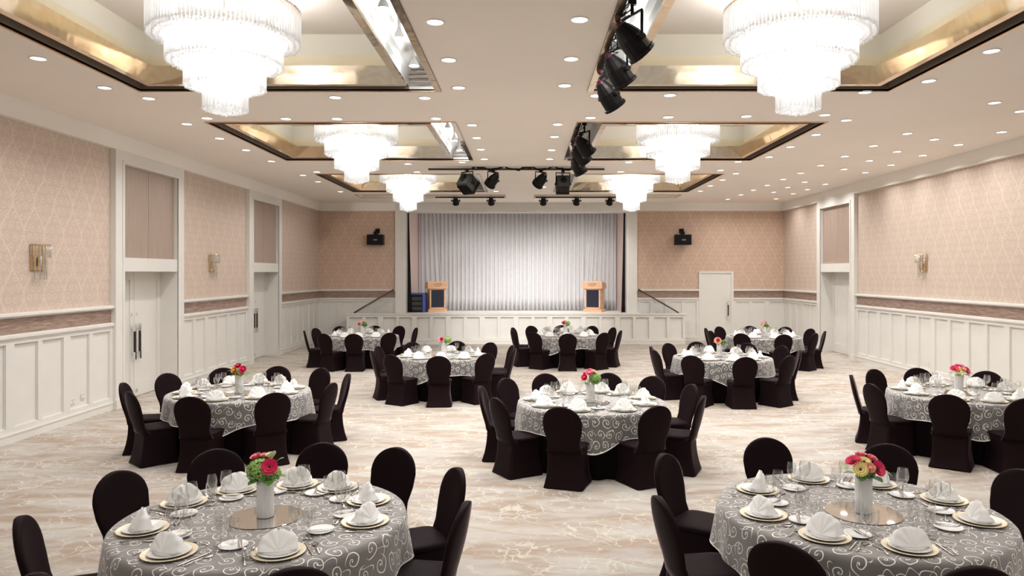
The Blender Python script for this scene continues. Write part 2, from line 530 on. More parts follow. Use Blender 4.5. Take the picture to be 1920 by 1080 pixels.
def coffer(idx, x0, d, y0, y1):
    X = lambda a: x0 + d * a
    tr, bw, ch = .40, .09, .20            # lamp trough, beam width, side channel
    row = ROWN[idx // 2]; side = 'left' if d < 0 else 'right'
    # recess shell: dark channel, cream upper box
    b = MB()
    xo0, xo1 = sorted((X(0), X(COFW)))
    zt = 5.12
    dk, sv, cr, gs = M['dark_bronze'], M['silver'], M['cream_paint'], M['gold_strip']
    # outer upright sides of the opening
    b.quad([(X(tr), y0, ZC), (X(COFW), y0, ZC), (X(COFW), y0, zt), (X(tr), y0, zt)], dk)
    b.quad([(X(tr), y1, ZC), (X(COFW), y1, ZC), (X(COFW), y1, zt), (X(tr), y1, zt)], dk)
    b.quad([(X(COFW), y0, ZC), (X(COFW), y1, ZC), (X(COFW), y1, zt), (X(COFW), y0, zt)], dk)
    # channel lid
    for (a0, a1, ya, yb) in ((tr, COFW, y0, y0 + ch), (tr, COFW, y1 - ch, y1), (COFW - ch, COFW, y0 + ch, y1 - ch)):
        b.quad([(X(a0), ya, zt), (X(a1), ya, zt), (X(a1), yb, zt), (X(a0), yb, zt)], dk)
    # inner recess walls
    ix0, ix1 = sorted((X(tr), X(COFW - ch)))
    side_box(b, ix0, ix1, y0 + ch, y1 - ch, 5.0, 5.30, gs)
    side_box(b, ix0, ix1, y0 + ch, y1 - ch, 5.30, 5.58, cr)
    b.quad([(ix0, y0 + ch, 5.58), (ix1, y0 + ch, 5.58), (ix1, y1 - ch, 5.58), (ix0, y1 - ch, 5.58)], M['ceiling_paint'])
    # lamp trough on the aisle side: curved silver reflector
    prof = [(tr, 4.93), (tr - .015, 5.02), (tr - .06, 5.11), (tr - .14, 5.17), (tr - .2, 5.185), (.10, 5.19), (.0, 5.19), (.0, ZC)]
    for (a0, z0), (a1, z1) in zip(prof, prof[1:]):
        b.quad([(X(a0), y0, z0), (X(a1), y0, z1), (X(a1), y1, z1), (X(a0), y1, z0)], sv, True)
    for ye in (y0, y1):
        b.quad([(X(0), ye, ZC), (X(tr), ye, ZC), (X(tr), ye, 5.19), (X(0), ye, 5.19)], sv)
    for k in range(4):
        b.box((X(.03), y1 - .22, 4.93 + k * .06), (X(tr - .03), y1 - .17, 4.955 + k * .06), dk)
    struct(b.build('ceiling_recess'))
    # brass frame
    t = thing('coffer_frame', f'square brass-mirror frame of the {side} ceiling coffer {row}', 'ceiling frame',
              ((X(tr) + X(COFW - ch)) / 2, (y0 + y1) / 2, 4.89), 0, 'brass coffer frames in the ceiling')
    ox, oy, oz = t.location
    a0, a1 = sorted((X(tr), X(COFW - ch)))
    b = MB()
    def ring(off, z):
        return [(a0 + off - ox, y0 + ch + off - oy, z - oz), (a1 - off - ox, y0 + ch + off - oy, z - oz),
                (a1 - off - ox, y1 - ch - off - oy, z - oz), (a0 + off - ox, y1 - ch - off - oy, z - oz)]
    b.rings([ring(-.0, 5.13), ring(-.0, 4.893), ring(.0, 4.89), ring(bw, 4.89), ring(bw + .045, 5.125), ring(-.0, 5.13)], smooth=False)
    b.build('beam', t, m=M['brass_mirror'])
    b = MB()
    def rim(off, z):
        return [(xo0 - off - ox, y0 - off - oy, z - oz), (xo1 + off - ox, y0 - off - oy, z - oz), (xo1 + off - ox, y1 + off - oy, z - oz), (xo0 - off - ox, y1 + off - oy, z - oz)]
    b.rings([rim(.0, ZC + .02), rim(0, ZC - .012), rim(.035, ZC - .012), rim(.035, ZC), rim(.0, ZC + .02)], smooth=False)
    b.build('opening_rim', t, m=M['copper_trim'])
    b = MB()
    b.box((X(-.035) - ox, y0 - oy, ZC - .014 - oz), (X(.045) - ox, y1 - oy, ZC + .01 - oz))
    b.build('aisle_strip', t, m=M['brass_mirror'])
for i, c in enumerate(COF): coffer(i, *c)

for i, (xa, xb, ya, yb) in enumerate(SLOTS):
    b = MB(); side_box(b, xa, xb, ya, yb, ZC, 5.05, M['cream_paint'])
    b.quad([(xa, ya, 5.05), (xb, ya, 5.05), (xb, yb, 5.05), (xa, yb, 5.05)], M['cream_paint'])
    struct(b.build('ceiling_recess'))
    b = MB()
    rr = lambda o, z: [(xa - o, ya - o, z), (xb + o, ya - o, z), (xb + o, yb + o, z), (xa - o, yb + o, z)]
    b.rings([rr(0, ZC - .001), rr(0, ZC - .012), rr(.04, ZC - .012), rr(.04, ZC - .001), rr(0, ZC - .001)], smooth=False)
    o = b.build('slot_rim', m=M['copper_trim'])
    tag(o, f'thin copper rim of the long ceiling slot before the stage, {"left" if i == 0 else "right"} half', 'ceiling trim', 'rims of the ceiling slots by the stage')

# ------------------------------------------------------------------ walls
PORT_L = [(12.85, 15.42), (19.08, 21.62)]       # outer edges of the door portals in the left wall
PORT_R = [(20.07, 22.65)]
TH = .34
def wall_solid(b, x, sgn, spans, ztop):
    for ya, yb in spans:
        b.box((x, ya, 0), (x + sgn * TH, yb, ztop))

b = MB()
wall_solid(b, XL, -1, [(YN, 12.85), (15.42, 19.08), (21.62, YB)], ZC)
struct(b.build('wall_left', m=M['wallpaper']))
b = MB()
wall_solid(b, XR, 1, [(YN, 20.07), (22.65, YB)], ZC)
struct(b.build('wall_right', m=M['wallpaper']))
b = MB()      # end wall, around the stage opening
PX0, PX1, PZ = -4.20, 3.555, 4.535
b.box((XL - .3, YB, 0), (PX0 - .33, YB + .12, ZC)); b.box((PX1 + .33, YB, 0), (XR + .3, YB + .12, ZC))
struct(b.build('wall_stage_end', m=M['end_wallpaper']))

def frame2(p0, p1, nrm):
    """maps (s along, n out from wall, z) to world"""
    p0, p1, n = Vector((*p0, 0)), Vector((*p1, 0)), Vector((*nrm, 0))
    d = (p1 - p0).normalized(); L = (p1 - p0).length
    return (lambda s, o, z: p0 + d * s + n * o + Vector((0, 0, z))), L

def fbox(b, T, s0, s1, n0, n1, z0, z1, m=None):
    P = [T(s0, n0, z0), T(s1, n0, z0), T(s1, n1, z0), T(s0, n1, z0), T(s0, n0, z1), T(s1, n0, z1), T(s1, n1, z1), T(s0, n1, z1)]
    v = [b.bm.verts.new(p) for p in P]
    k = b.mi(m) if m else 0
    for q in ((0, 3, 2, 1), (4, 5, 6, 7), (0, 1, 5, 4), (1, 2, 6, 5), (2, 3, 7, 6), (3, 0, 4, 7)):
        f = b.bm.faces.new([v[i] for i in q]); f.material_index = k

TRIM = [0]
def trim_name():
    TRIM[0] += 1
    return f'trim_{TRIM[0]}'

def panelling(b, T, L, z0, z1, pitch=.63, depth=.044, base=.13, m=None):
    """recessed panel dado: backing, baseboard, rails and paired stiles"""
    W_ = m or M['white_paint']
    fbox(b, T, 0, L, 0, .012, 0, z1, W_)
    fbox(b, T, 0, L, .0, depth + .011, 0, base, W_); fbox(b, T, 0, L, .0, depth + .02, base - .02, base + .002, W_)
    fbox(b, T, 0, L, .01, depth, base, z0, W_)
    n = max(1, round(L / pitch)); p = L / n
    for k in range(n + 1):
        hw = .085 if k % 2 == 0 else .05
        s0, s1 = max(0, k * p - hw), min(L, k * p + hw)
        fbox(b, T, s0, s1, .01, depth, z0 - .002, z1 - .058, W_)
        # thin bead round each panel
        if k < n:
            hw2 = .05 if k % 2 == 0 else .085
            a, c = k * p + hw, (k + 1) * p - hw2
            for (u0, u1, v0, v1) in ((a, a + .014, z0, z1 - .06), (c - .014, c, z0, z1 - .06), (a + .014, c - .014, z0, z0 + .014), (a + .014, c - .014, z1 - .074, z1 - .06)):
                fbox(b, T, u0, u1, .01, .028, v0, v1, W_)
    fbox(b, T, 0, L, .01, depth + .0005, z1 - .06, z1, W_)

def dado(p0, p1, nrm):
    T, L = frame2(p0, p1, nrm)
    b = MB()
    panelling(b, T, L, .21, 1.45)
    W_ = M['white_paint']
    fbox(b, T, 0, L, 0, .06, 1.45, 1.475, W_); fbox(b, T, 0, L, 0, .075, 1.475, 1.515, W_); fbox(b, T, 0, L, 0, .055, 1.515, 1.53, W_)
    fbox(b, T, 0, L, 0, .05, 1.76, 1.785, W_); fbox(b, T, 0, L, 0, .08, 1.785, 1.82, W_); fbox(b, T, 0, L, 0, .06, 1.82, 1.832, W_)
    fbox(b, T, 0, L, 0, .014, 1.53, 1.76, M['band'])
    struct(b.build(trim_name()))

def cornice(p0, p1, nrm):
    T, L = frame2(p0, p1, nrm)
    b = MB()
    fbox(b, T, 0, L, 0, .09, 4.60, ZC); fbox(b, T, 0, L, 0, .11, 4.585, 4.605)
    struct(b.build(trim_name(), m=M['cornice_paint']))

for ya, yb in ((YN, 12.85), (15.42, 19.08), (21.62, YB)): dado((XL, ya), (XL, yb), (1, 0))
for ya, yb in ((YN, 20.07), (22.65, YB)): dado((XR, ya), (XR, yb), (-1, 0))
DOORX0, DOORX1 = 6.12, 7.34
dado((XL, YB), (PX0 - .34, YB), (0, -1))
dado((PX1 + .34, YB), (DOORX0, YB), (0, -1))
dado((DOORX1, YB), (XR, YB), (0, -1))
cornice((XL, YN), (XL, YB), (1, 0)); cornice((XR, YN), (XR, YB), (-1, 0)); cornice((XL, YB), (XR, YB), (0, -1))

DOOR = [0]
def handle_bar(b, T, s, n, z0, z1):
    fbox(b, T, s - .018, s + .018, n + .05, n + .085, z0 + .14, z1 - .14, M['black_wood'])
    for za, zb in ((z0, z0 + .14), (z1 - .14, z1)):
        fbox(b, T, s - .02, s + .02, n + .047, n + .088, za, zb, M['chrome'])
    for z in (z0 + .1, z1 - .12):
        fbox(b, T, s - .012, s + .012, n, n + .06, z, z + .025, M['chrome'])

def portal(p0, p1, nrm, wall):
    """double-door portal with a veneered transom; s runs along the wall"""
    T, L = frame2(p0, p1, nrm)
    W_ = M['white_paint']
    e = .27
    b = MB()
    for s0, s1 in ((0, e), (L - e, L)):
        fbox(b, T, s0, s1, -TH - .01, .10, 0, 4.60, W_)
        fbox(b, T, s0 - .006, s1 + .006, .0, .122, 0, .16, W_)
    for s0, s1 in ((e - .06, e), (L - e, L - e + .06)):
        fbox(b, T, s0, s1, .09, .113, 0, 4.38, W_)
    fbox(b, T, e, L - e, -.1, .098, 4.36, 4.598, W_)
    fbox(b, T, e - .058, L - e + .058, .09, .116, 4.362, 4.42, W_)
    fbox(b, T, e, L - e, -TH, .085, 2.43, 2.68, W_)
    fbox(b, T, 0, L, -TH + .002, -TH - .04, 0, ZC, W_)
    fbox(b, T, 0.003, L - .003, -TH + .003, -.003, 4.597, ZC, W_)
    struct(b.build(trim_name()))
    b = MB()
    mid = L / 2
    for s0, s1 in ((e, mid - .005), (mid + .005, L - e)):
        fbox(b, T, s0, s1, -.02, .01, 2.68, 4.36)
    struct(b.build(trim_name(), m=M['transom_wood']))
    DOOR[0] += 1
    d = struct(link(f'door_{DOOR[0]}', None, None, T(mid, -TH, 0)))
    T2 = lambda s, n, z: T(s, n, z) - Vector(d.location)
    for k, (s0, s1) in enumerate(((e, mid - .006), (mid + .006, L - e))):
        b = MB()
        n0, n1 = -TH + .01, -TH + .05
        fbox(b, T2, s0, s1, n0, n1, .01, 2.43, W_)
        # raised stiles and rails make the sunken panel
        for (u0, u1, v0, v1) in ((s0, s0 + .13, .01, 2.43), (s1 - .13, s1, .01, 2.43), (s0 + .13, s1 - .13, .01, .28), (s0 + .13, s1 - .13, 2.27, 2.43)):
            fbox(b, T2, u0, u1, n1 - .005, n1 + .018, v0, v1, W_)
        lf = b.build('door_leaf', d)
        sc = mid - .09 if k == 0 else mid + .09
        if wall == 'right': continue
        b = MB(); handle_bar(b, T2, sc, n1 + .018, .74, 1.42); b.build('handle', lf)
        b = MB(); fbox(b, T2, sc - .015, sc + .015, n1 + .018, n1 + .03, 1.58, 1.62, M['chrome']); b.build('lock', lf)
        b = MB(); fbox(b, T2, sc - .03, sc + .03, n1 + .018, n1 + .026, .08, .15, M['chrome']); b.build('floor_bolt', lf)
for ya, yb in PORT_L: portal((XL, ya), (XL, yb), (1, 0), 'left')
for ya, yb in PORT_R: portal((XR, ya), (XR, yb), (-1, 0), 'right')

# single service door in the end wall
T, L = frame2((DOORX0, YB), (DOORX1, YB), (0, -1))
b = MB()
for s0, s1 in ((0, .07), (L - .09, L)): fbox(b, T, s0, s1, 0, .06, 0, 2.40)
fbox(b, T, 0, L, 0, .06, 2.40, 2.46)
struct(b.build(trim_name(), m=M['white_paint']))
DOOR[0] += 1
d = struct(link(f'door_{DOOR[0]}', None, None, T(L / 2, 0, 0)))
T2 = lambda s, n, z: T(s, n, z) - Vector(d.location)
b = MB(); fbox(b, T2, .07, L - .09, .002, .03, .01, 2.40)
lf = b.build('door_leaf', d, m=M['white_paint'])
b = MB(); handle_bar(b, T2, L - .2, .03, .76, 1.42); b.build('handle', lf)

# ------------------------------------------------------------------ stage
SX0, SX1, SY, SZ = -6.02, 5.39, 24.7, 1.03
b = MB()
W_ = M['white_paint']
T, L = frame2((SX0, SY), (SX1, SY), (0, -1))
panelling(b, T, L, .20, .97, pitch=.571, depth=.085)
fbox(b, T, -.03, L + .03, -.12, .10, .97, 1.0, W_); fbox(b, T, -.04, L + .04, -.14, .12, 1.0, SZ, W_)
for xx in (SX0, SX1 - .12): b.box((xx, SY, 0), (xx + .12, YB, .98), W_)
struct(b.build('wall_stage_front'))
b = MB(); b.box((SX0 + 1.4, SY + .1, .9), (SX1 - 1.4, 29.5, 1.0))
struct(b.build('floor_stage', m=M['stage_floor']))
# proscenium
b = MB()
b.box((PX0 - .38, YB - .10, 0), (PX0, YB + .35, PZ + .1)); b.box((PX1, YB - .10, 0), (PX1 + .38, YB + .35, PZ + .1))
b.box((PX0 - .38, YB - .098, PZ + .1), (PX1 + .38, YB + .35, ZC)); b.box((PX0, YB - .098, PZ), (PX1, YB + .35, PZ + .1))
for (xa, xb) in ((PX0 - .10, PX0), (PX1, PX1 + .10)): b.box((xa, YB - .125, 1.0), (xb, YB - .09, PZ))
b.box((PX0 - .1, YB - .125, PZ), (PX1 + .1, YB - .09, PZ + .1))
struct(b.build(trim_name(), m=M['white_paint']))
# stage house
b = MB()
b.quad([(PX0 - .05, YB + .3, 1.0), (-4.0, 27.42, 1.0), (-4.0, 27.42, 5.6), (PX0 - .05, YB + .3, 5.6)])
b.quad([(PX1 + .05, YB + .3, 1.0), (3.42, 27.42, 1.0), (3.42, 27.42, 5.6), (PX1 + .05, YB + .3, 5.6)])
struct(b.build('wall_stage_side', m=M['stage_pink']))
b = MB()
b.quad([(PX0 - .4, YB + .3, 5.6), (PX1 + .4, YB + .3, 5.6), (PX1 + .4, 28.5, 5.6), (PX0 - .4, 28.5, 5.6)])
b.quad([(PX0 - .4, 28.42, 1.0), (PX1 + .4, 28.42, 1.0), (PX1 + .4, 28.42, 5.6), (PX0 - .4, 28.42, 5.6)])
struct(b.build('wall_stage_back', m=M['stage_pink']))

def drape(name, label, x0, x1, y, z0, z1, pleat, amp, m, pinch=None, grp=None):
    """pleated hanging cloth; pinch = (top x0,x1),(bottom x0,x1)"""
    n = int((x1 - x0) / pleat * 10); rows = 9
    rr = []
    rnd = random.Random(sum(map(ord, label)) % 999)
    ph = [rnd.uniform(-.6, .6) for _ in range(int((x1 - x0) / pleat) + 3)]
    for j in range(rows + 1):
        v = j / rows; z = z0 + (z1 - z0) * v
        ring = []
        for i in range(n + 1):
            u = i / n
            w = u * (x1 - x0) / pleat
            k = int(w)
            a = 2 * PI * w + ph[k] * (1 - (w - k)) + ph[k + 1] * (w - k)
            yy = y + amp * math.sin(a) + .3 * amp * math.sin(a * .37 + 2 * v) * (1 - v)
            xa, xb = x0, x1
            if pinch:
                xa = pinch[1][0] + (pinch[0][0] - pinch[1][0]) * v ** .8; xb = pinch[1][1] + (pinch[0][1] - pinch[1][1]) * v ** .8
            ring.append((xa + (xb - xa) * u + .12 * amp * math.cos(a), yy, z))
        rr.append(ring)
    b = MB(); b.rings(rr, closed=False)
    o = b.build(name, m=m)
    # a heading tape gives the cloth some thickness
    sm = o.modifiers.new('cloth', 'SOLIDIFY'); sm.thickness = .004
    return tag(o, label, 'curtain', grp)
CY = 27.4
drape('stage_curtain', 'grey-white pleated sheer curtain behind the stage beside the left lectern', -3.98, -3.35, CY - .05, 1.01, 5.3, .13, .045, M['curtain'], ((-3.98, -3.3), (-3.98, -3.05)), 'white curtains at the back of the stage')
drape('stage_curtain', 'wide bright white sheer curtain hanging across the middle of the stage', -3.4, 2.5, CY, 1.01, 5.3, .155, .05, M['curtain'], None, 'white curtains at the back of the stage')
drape('stage_curtain', 'white pleated sheer curtain behind the stage beyond the right lectern', 2.4, 3.39, CY - .06, 1.01, 5.3, .13, .045, M['curtain'], ((2.35, 3.39), (2.1, 3.39)), 'white curtains at the back of the stage')
drape('leg_curtain', 'narrow black side drape inside the left edge of the stage opening', PX0, PX0 + .2, YB + .2, 1.005, 4.6, .07, .025, M['black_drape'], ((-4.19, -4.14), (-4.19, -4.03)), 'black side drapes of the stage')
drape('leg_curtain', 'narrow black side drape inside the right edge of the stage opening', PX1 - .2, PX1, YB + .2, 1.005, 4.6, .07, .025, M['black_drape'], ((3.50, 3.545), (3.41, 3.545)), 'black side drapes of the stage')

def text_obj(name, body, size, parent, loc, rot, m, ext=.002):
    c = bpy.data.curves.new(name, 'FONT'); c.body = body; c.size = size; c.extrude = ext
    c.align_x = 'CENTER'; c.align_y = 'CENTER'
    o = link(name + '_curve', c, parent, loc, rot)
    dg = bpy.context.evaluated_depsgraph_get()
    me = bpy.data.meshes.new_from_object(o.evaluated_get(dg))
    bpy.data.objects.remove(o)
    me.materials.clear(); me.materials.append(m)
    return link(name, me, parent, loc, rot)

def lectern(label, x, y, rot):
    t = thing('lectern', label, 'lectern', (x, y, 1.0), rot, 'wooden lecterns on the stage')
    wd = M['lectern_wood']
    b = MB(); b.box((-.34, -.26, 0), (.34, .24, .10)); b.box((-.32, -.24, .10), (.32, .22, .12)); b.build('plinth', t, m=wd)
    b = MB()
    b.box((-.27, -.20, .12), (.27, .20, .86))
    for xa, xb in ((-.29, -.235), (.235, .29)): b.box((xa, -.225, .12), (xb, .20, .86))
    for za, zb in ((.12, .17), (.80, .86)): b.box((-.29, -.225, za), (.29, -.19, zb))
    b.build('column', t, m=wd)
    b = MB(); b.box((-.235, -.212, .17), (.235, -.195, .80)); b.build('front_panel', t, m=M['lectern_navy'])
    b = MB()
    P = [(-.27, .84), (-.27, 1.09), (-.24, 1.11), (.22, 1.02), (.22, .84)]
    rr = [[(xx, yy, zz) for yy, zz in P] for xx in (-.37, .37)]
    b.rings(rr, closed=True, cap0=True, cap1=True, smooth=False)
    hd = b.build('reading_desk', t, m=wd)
    text_obj('sign_lettering', 'LOTTE', .095, hd, (0, -.274, .995), (PI / 2, 0, 0), M['print_dark'])
    text_obj('sign_lettering', 'HOTEL', .035, hd, (0, -.274, .925), (PI / 2, 0, 0), M['print_dark'])
    return t
lectern('wooden lectern with navy front panel on stage beside the black equipment rack', -3.22, 26.4, .36)
lectern('wooden lectern with navy front panel near the right end of the stage', 2.50, 26.4, -.42)

# covered equipment on stage, left
t = thing('equipment_rack', 'black equipment rack under a blue cover at the left end of the stage', 'equipment', (-3.86, 26.25, 1.0))
b = MB(); b.box((-.22, -.2, 0), (.20, .22, .62)); b.box((-.24, -.22, .60), (.22, .22, .66)); b.build('rack_body', t, m=M['black_plastic'])
b = MB()
for k in range(3): b.box((-.2, -.225, .08 + k * .17), (.17, -.205, .20 + k * .17))
b.build('front_module', t, m=M['grey_metal'])
b = MB(); b.box((.20, -.24, .0), (.30, .2, .68)); b.box((-.24, -.235, .64), (.30, .2, .69)); b.build('blue_cover', t, m=M['blue_cloth'])

def handrail(label, pts):
    t = thing('handrail', label, 'handrail', (0, 0, 0), 0, 'handrails of the stage steps')
    t.location = pts[0]
    b = MB(); b.tube([tuple(Vector(p) - Vector(pts[0])) for p in pts], .028, 8); b.build('rail', t, m=M['bronze_rail'])
    b = MB()
    for p, f in ((pts[0], .04),):
        q = Vector(p) - Vector(pts[0]); b.tube([q + Vector((0, 0, -.01)), q + Vector((0, 0, -.06)), q + Vector((0, .12, -.06))], .014, 6)
    b.build('bracket', t, m=M['bronze_rail'])
    b = MB(); q = Vector(pts[-1]) - Vector(pts[0]); b.tube([q, q + Vector((0, 0, -1.0))], .02, 8); b.build('end_post', t, m=M['bronze_rail'])
handrail('bronze handrail sloping down to the left of the stage', [(-4.60, 25.58, 1.83), (-5.75, 25.35, 1.14), (-5.93, 25.3, 1.02)])
handrail('bronze handrail sloping down to the right of the stage', [(3.95, 25.58, 1.83), (5.13, 25.35, 1.14), (5.31, 25.3, 1.02)])

def wall_speaker(label, x, yaw):
    t = thing('wall_speaker', label, 'loudspeaker', (x, 25.5, 3.38), yaw, 'black loudspeakers on the end wall')
    b = MB(); b.box((-.285, -.16, 0), (.285, .13, .36)); o = b.build('cabinet', t, m=M['black_plastic'])
    bv = o.modifiers.new('edge', 'BEVEL'); bv.width = .015; bv.segments = 2
    b = MB(); b.box((-.265, -.172, .02), (.265, -.155, .34)); g = b.build('grille', t, m=M['black_metal'])
    text_obj('badge_lettering', 'BOSE', .055, g, (.02, -.175, .17), (PI / 2, 0, 0), M['print_light'])
    b = MB(); b.box((-.07, -.02, .36), (.07, .10, .47)); b.tube([(0, .04, .45), (0, .12, .50), (0, .29, .50)], .03, 8); b.box((-.08, .27, .42), (.08, .30, .58))
    b.build('bracket', t, m=M['black_metal'])
    b = MB(); b.tube([(.03, .1, .48), (.05, .2, .60), (.06, .27, .58)], .008, 5); b.build('cable', t, m=M['black_metal'])
wall_speaker('black loudspeaker mounted on the end wall left of the stage', -5.22, .0)
wall_speaker('black loudspeaker mounted on the end wall right of the stage', 5.49, -.06)

# ------------------------------------------------------------------ outlets
def outlet(label, x, y, z, sgn, w):
    t = thing('wall_outlet', label, 'power outlet', (x, y, z), 0, 'power outlets in the panelled dado')
    b = MB(); b.box((0, -w / 2, -.045), (sgn * .012, w / 2, .045)); b.build('cover_plate', t, m=M['outlet'])
    b = MB()
    for k in (-1, 1): b.box((sgn * .012, k * w / 4 - .012, -.02), (sgn * .014, k * w / 4 + .012, .02))
    b.build('socket', t, m=M['white_trim'])
outlet('wide beige outlet plate low on the left wall, nearest the camera', XL + .012, 11.74, .33, 1, .13)
outlet('beige outlet plate low on the left wall beside the nearest door portal', XL + .012, 12.02, .37, 1, .10)
outlet('beige outlet plate low on the left wall between the two door portals', XL + .012, 17.4, .38, 1, .10)
outlet('beige outlet plate low on the left wall just past the second door portal', XL + .012, 22.25, .36, 1, .09)
outlet('beige outlet plate on the left wall, middle one before the stage corner', XL + .012, 22.85, .36, 1, .09)
outlet('beige outlet plate on the left wall, last one before the stage corner', XL + .012, 23.05, .36, 1, .09)
outlet('pale outlet plate on the right wall, nearest the door portal', XR - .012, 16.96, .36, -1, .10)
outlet('wide pale outlet plate on the right wall below the sconce', XR - .012, 16.4, .36, -1, .22)
outlet('pale outlet plate on the right wall, nearest the camera', XR - .012, 13.5, .36, -1, .10)

# ------------------------------------------------------------------ wall sconces
def sconce(label, x, y, sgn):
    t = thing('wall_sconce', label, 'wall lamp', (x, y, 2.30), 0, 'glass rod sconces on the walls')
    b = MB(); b.box((0, -.17, .14), (sgn * .02, .17, .52)); b.build('back_plate', t, m=M['brass'])
    b = MB()
    arc = [(sgn * (.02 + .15 * math.sin(PI * k / 12)), -.17 * math.cos(PI * k / 12)) for k in range(13)]
    b.tube([(px, py, .525) for px, py in arc], .007, 5); b.tube([(px * .7, py * .62, .36) for px, py in arc], .005, 5)
    b.build('gallery', t, m=M['brass'])
    for k in range(13):
        px, py = arc[k]
        b = MB(); b.tube([(px, py, .52), (px, py, .33)], .009, 6); b.build('glass_rod', t, m=M['sconce_rod'])
    for k in range(1, 12, 2):
        px, py = arc[k]
        b = MB(); b.tube([(px * .7, py * .62, .50), (px * .7, py * .62, .0)], .010, 6); b.build('glass_rod', t, m=M['sconce_rod'])
    b = MB(); b.tube([(sgn * .05, 0, .2), (sgn * .05, 0, .36)], .016, 8); b.build('bulb', t, m=M['vase_white'])
sconce('brass sconce with clear glass rods on the left wall nearest the camera', XL, 10.93, 1)
sconce('brass sconce with clear glass rods between the two left door portals', XL, 17.0, 1)
sconce('brass sconce with clear glass rods on the right wall', XR, 16.75, -1)

# ------------------------------------------------------------------ recessed downlights
DL = [(-5.62, 16.18), (-5.62, 22.21), (-5.62, 19.81), (-5.62, 9.76), (-5.62, 18.47), (-5.62, 13.43), (-5.62, 14.71), (-5.62, 8.43), (-5.62, 12.13),
      (-5.34, 10.36), (-5.10, 17.88), (-5.09, 11.68), (-3.84, 11.72), (-3.02, 11.72), (-2.68, 10.30), (-2.66, 16.57), (-2.65, 17.88), (-1.43, 11.70),
      (-1.42, 10.33), (-1.41, 16.33), (-.89, 14.64), (-.89, 7.21), (-.89, 8.49), (-.89, 9.76), (-.89, 12.22), (-.89, 13.38), (-.89, 15.88), (-.89, 22.13),
      (.53, 15.88), (.52, 9.65), (.52, 20.97), (.53, 7.14), (.53, 8.45), (.53, 13.27), (.53, 14.71), (.54, 12.16), (.99, 10.20), (1.04, 11.64),
      (2.01, 10.17), (2.27, 11.60), (2.31, 16.33), (2.33, 17.84), (3.49, 11.54), (4.65, 10.0), (4.69, 11.44), (4.70, 17.60), (4.73, 16.23),
      (5.2, 11.84), (5.2, 13.07), (5.2, 8.15), (5.2, 9.42), (5.2, 14.34), (5.2, 15.59), (5.24, 18.17), (5.24, 19.41), (5.25, 20.72), (5.28, 22.06),
      (6.78, 14.22), (6.78, 12.97), (6.78, 15.51), (6.79, 24.5), (6.8, 16.82), (6.8, 21.78), (6.81, 19.30), (6.82, 10.62), (6.82, 20.59), (6.82, 23.11), (6.82, 18.11),
      (7.58, 13.54), (7.58, 11.18), (7.58, 16.10), (7.58, 14.90), (7.58, 21.10), (7.6, 22.35), (7.6, 17.42), (7.6, 19.87),
      (8.36, 12.82), (8.36, 14.10), (8.36, 22.80), (8.36, 15.37), (8.36, 20.34), (8.36, 24.37), (8.36, 21.64), (8.38, 16.74), (8.38, 18.01)]
def row_name(x, y):
    if abs(x + 5.62) < .1: return 'row along the left wall'
    if abs(x + .89) < .1: return 'row left of the aisle'
    if abs(x - .53) < .1: return 'row right of the aisle'
    if abs(x - 5.22) < .12: return 'row beside the right coffers'
    if abs(x - 6.8) < .1: return 'second row from the right coffers'
    if abs(x - 7.59) < .1: return 'angled wall-washer row'
    if abs(x - 8.37) < .1: return 'row along the right wall'
    if y < 11: return 'cross row behind the nearest coffers'
    if y < 12: return 'cross row before the middle coffers'
    if y < 17: return 'cross row behind the middle coffers'
    return 'cross row before the far coffers'
rows = {}
for x, y in DL: rows.setdefault(row_name(x, y), []).append((x, y))
b = MB(); b.lathe([(.098, -.002), (.10, -.008), (.082, -.012), (.078, -.004), (.078, .0)], 24); ring_me = b.mesh('trim_ring'); ring_me.materials.append(M['white_trim'])
b = MB(); b.lathe([(.001, -.0045), (.079, -.0045)], 24); lens_me = b.mesh('lens'); lens_me.materials.append(M['lamp_glow'])
def area(name, power, size, spread, col=(1, 1, .99)):
    l = bpy.data.lights.new(name, 'AREA'); l.shape = 'DISK'; l.size = size; l.energy = power; l.spread = spread; l.color = col
    return l
down_l = area('downlight_lamp', DOWN_W, .15, math.radians(146))
wash_l = area('washer_lamp', WASH_W, .15, math.radians(80))
def downlight(x, y, label, wash=False):
    t = thing('recessed_downlight', label, 'ceiling light', (x, y, ZC), 0, 'recessed ceiling downlights')
    link('trim_ring', ring_me, t); link('lens', lens_me, t)
    l = link('lamp', wash_l if wash else down_l, t, (0, 0, -.02))
    if wash: l.rotation_euler = (0, -math.radians(42), 0)
for rn, pts in rows.items():
    cross = rn.startswith('cross')
    pts.sort(key=(lambda p: p[0]) if cross else (lambda p: -p[1]))
    for i, (x, y) in enumerate(pts):
        downlight(x, y, f'round recessed downlight, {ORD[i]} from the {"left wall" if cross else "stage"} in the {rn}', rn.startswith('angled'))
# the rows carry on above and behind the camera
for x in (-5.62, -.89, .53, 5.2, 6.8, 8.36):
    for k, y in enumerate((5.6, 2.9, .2)):
        nm = row_name(x, 0)
        downlight(x, y, f'recessed downlight over the camera end, {ORD[k]} one in the {nm.replace("row ", "row ")}')

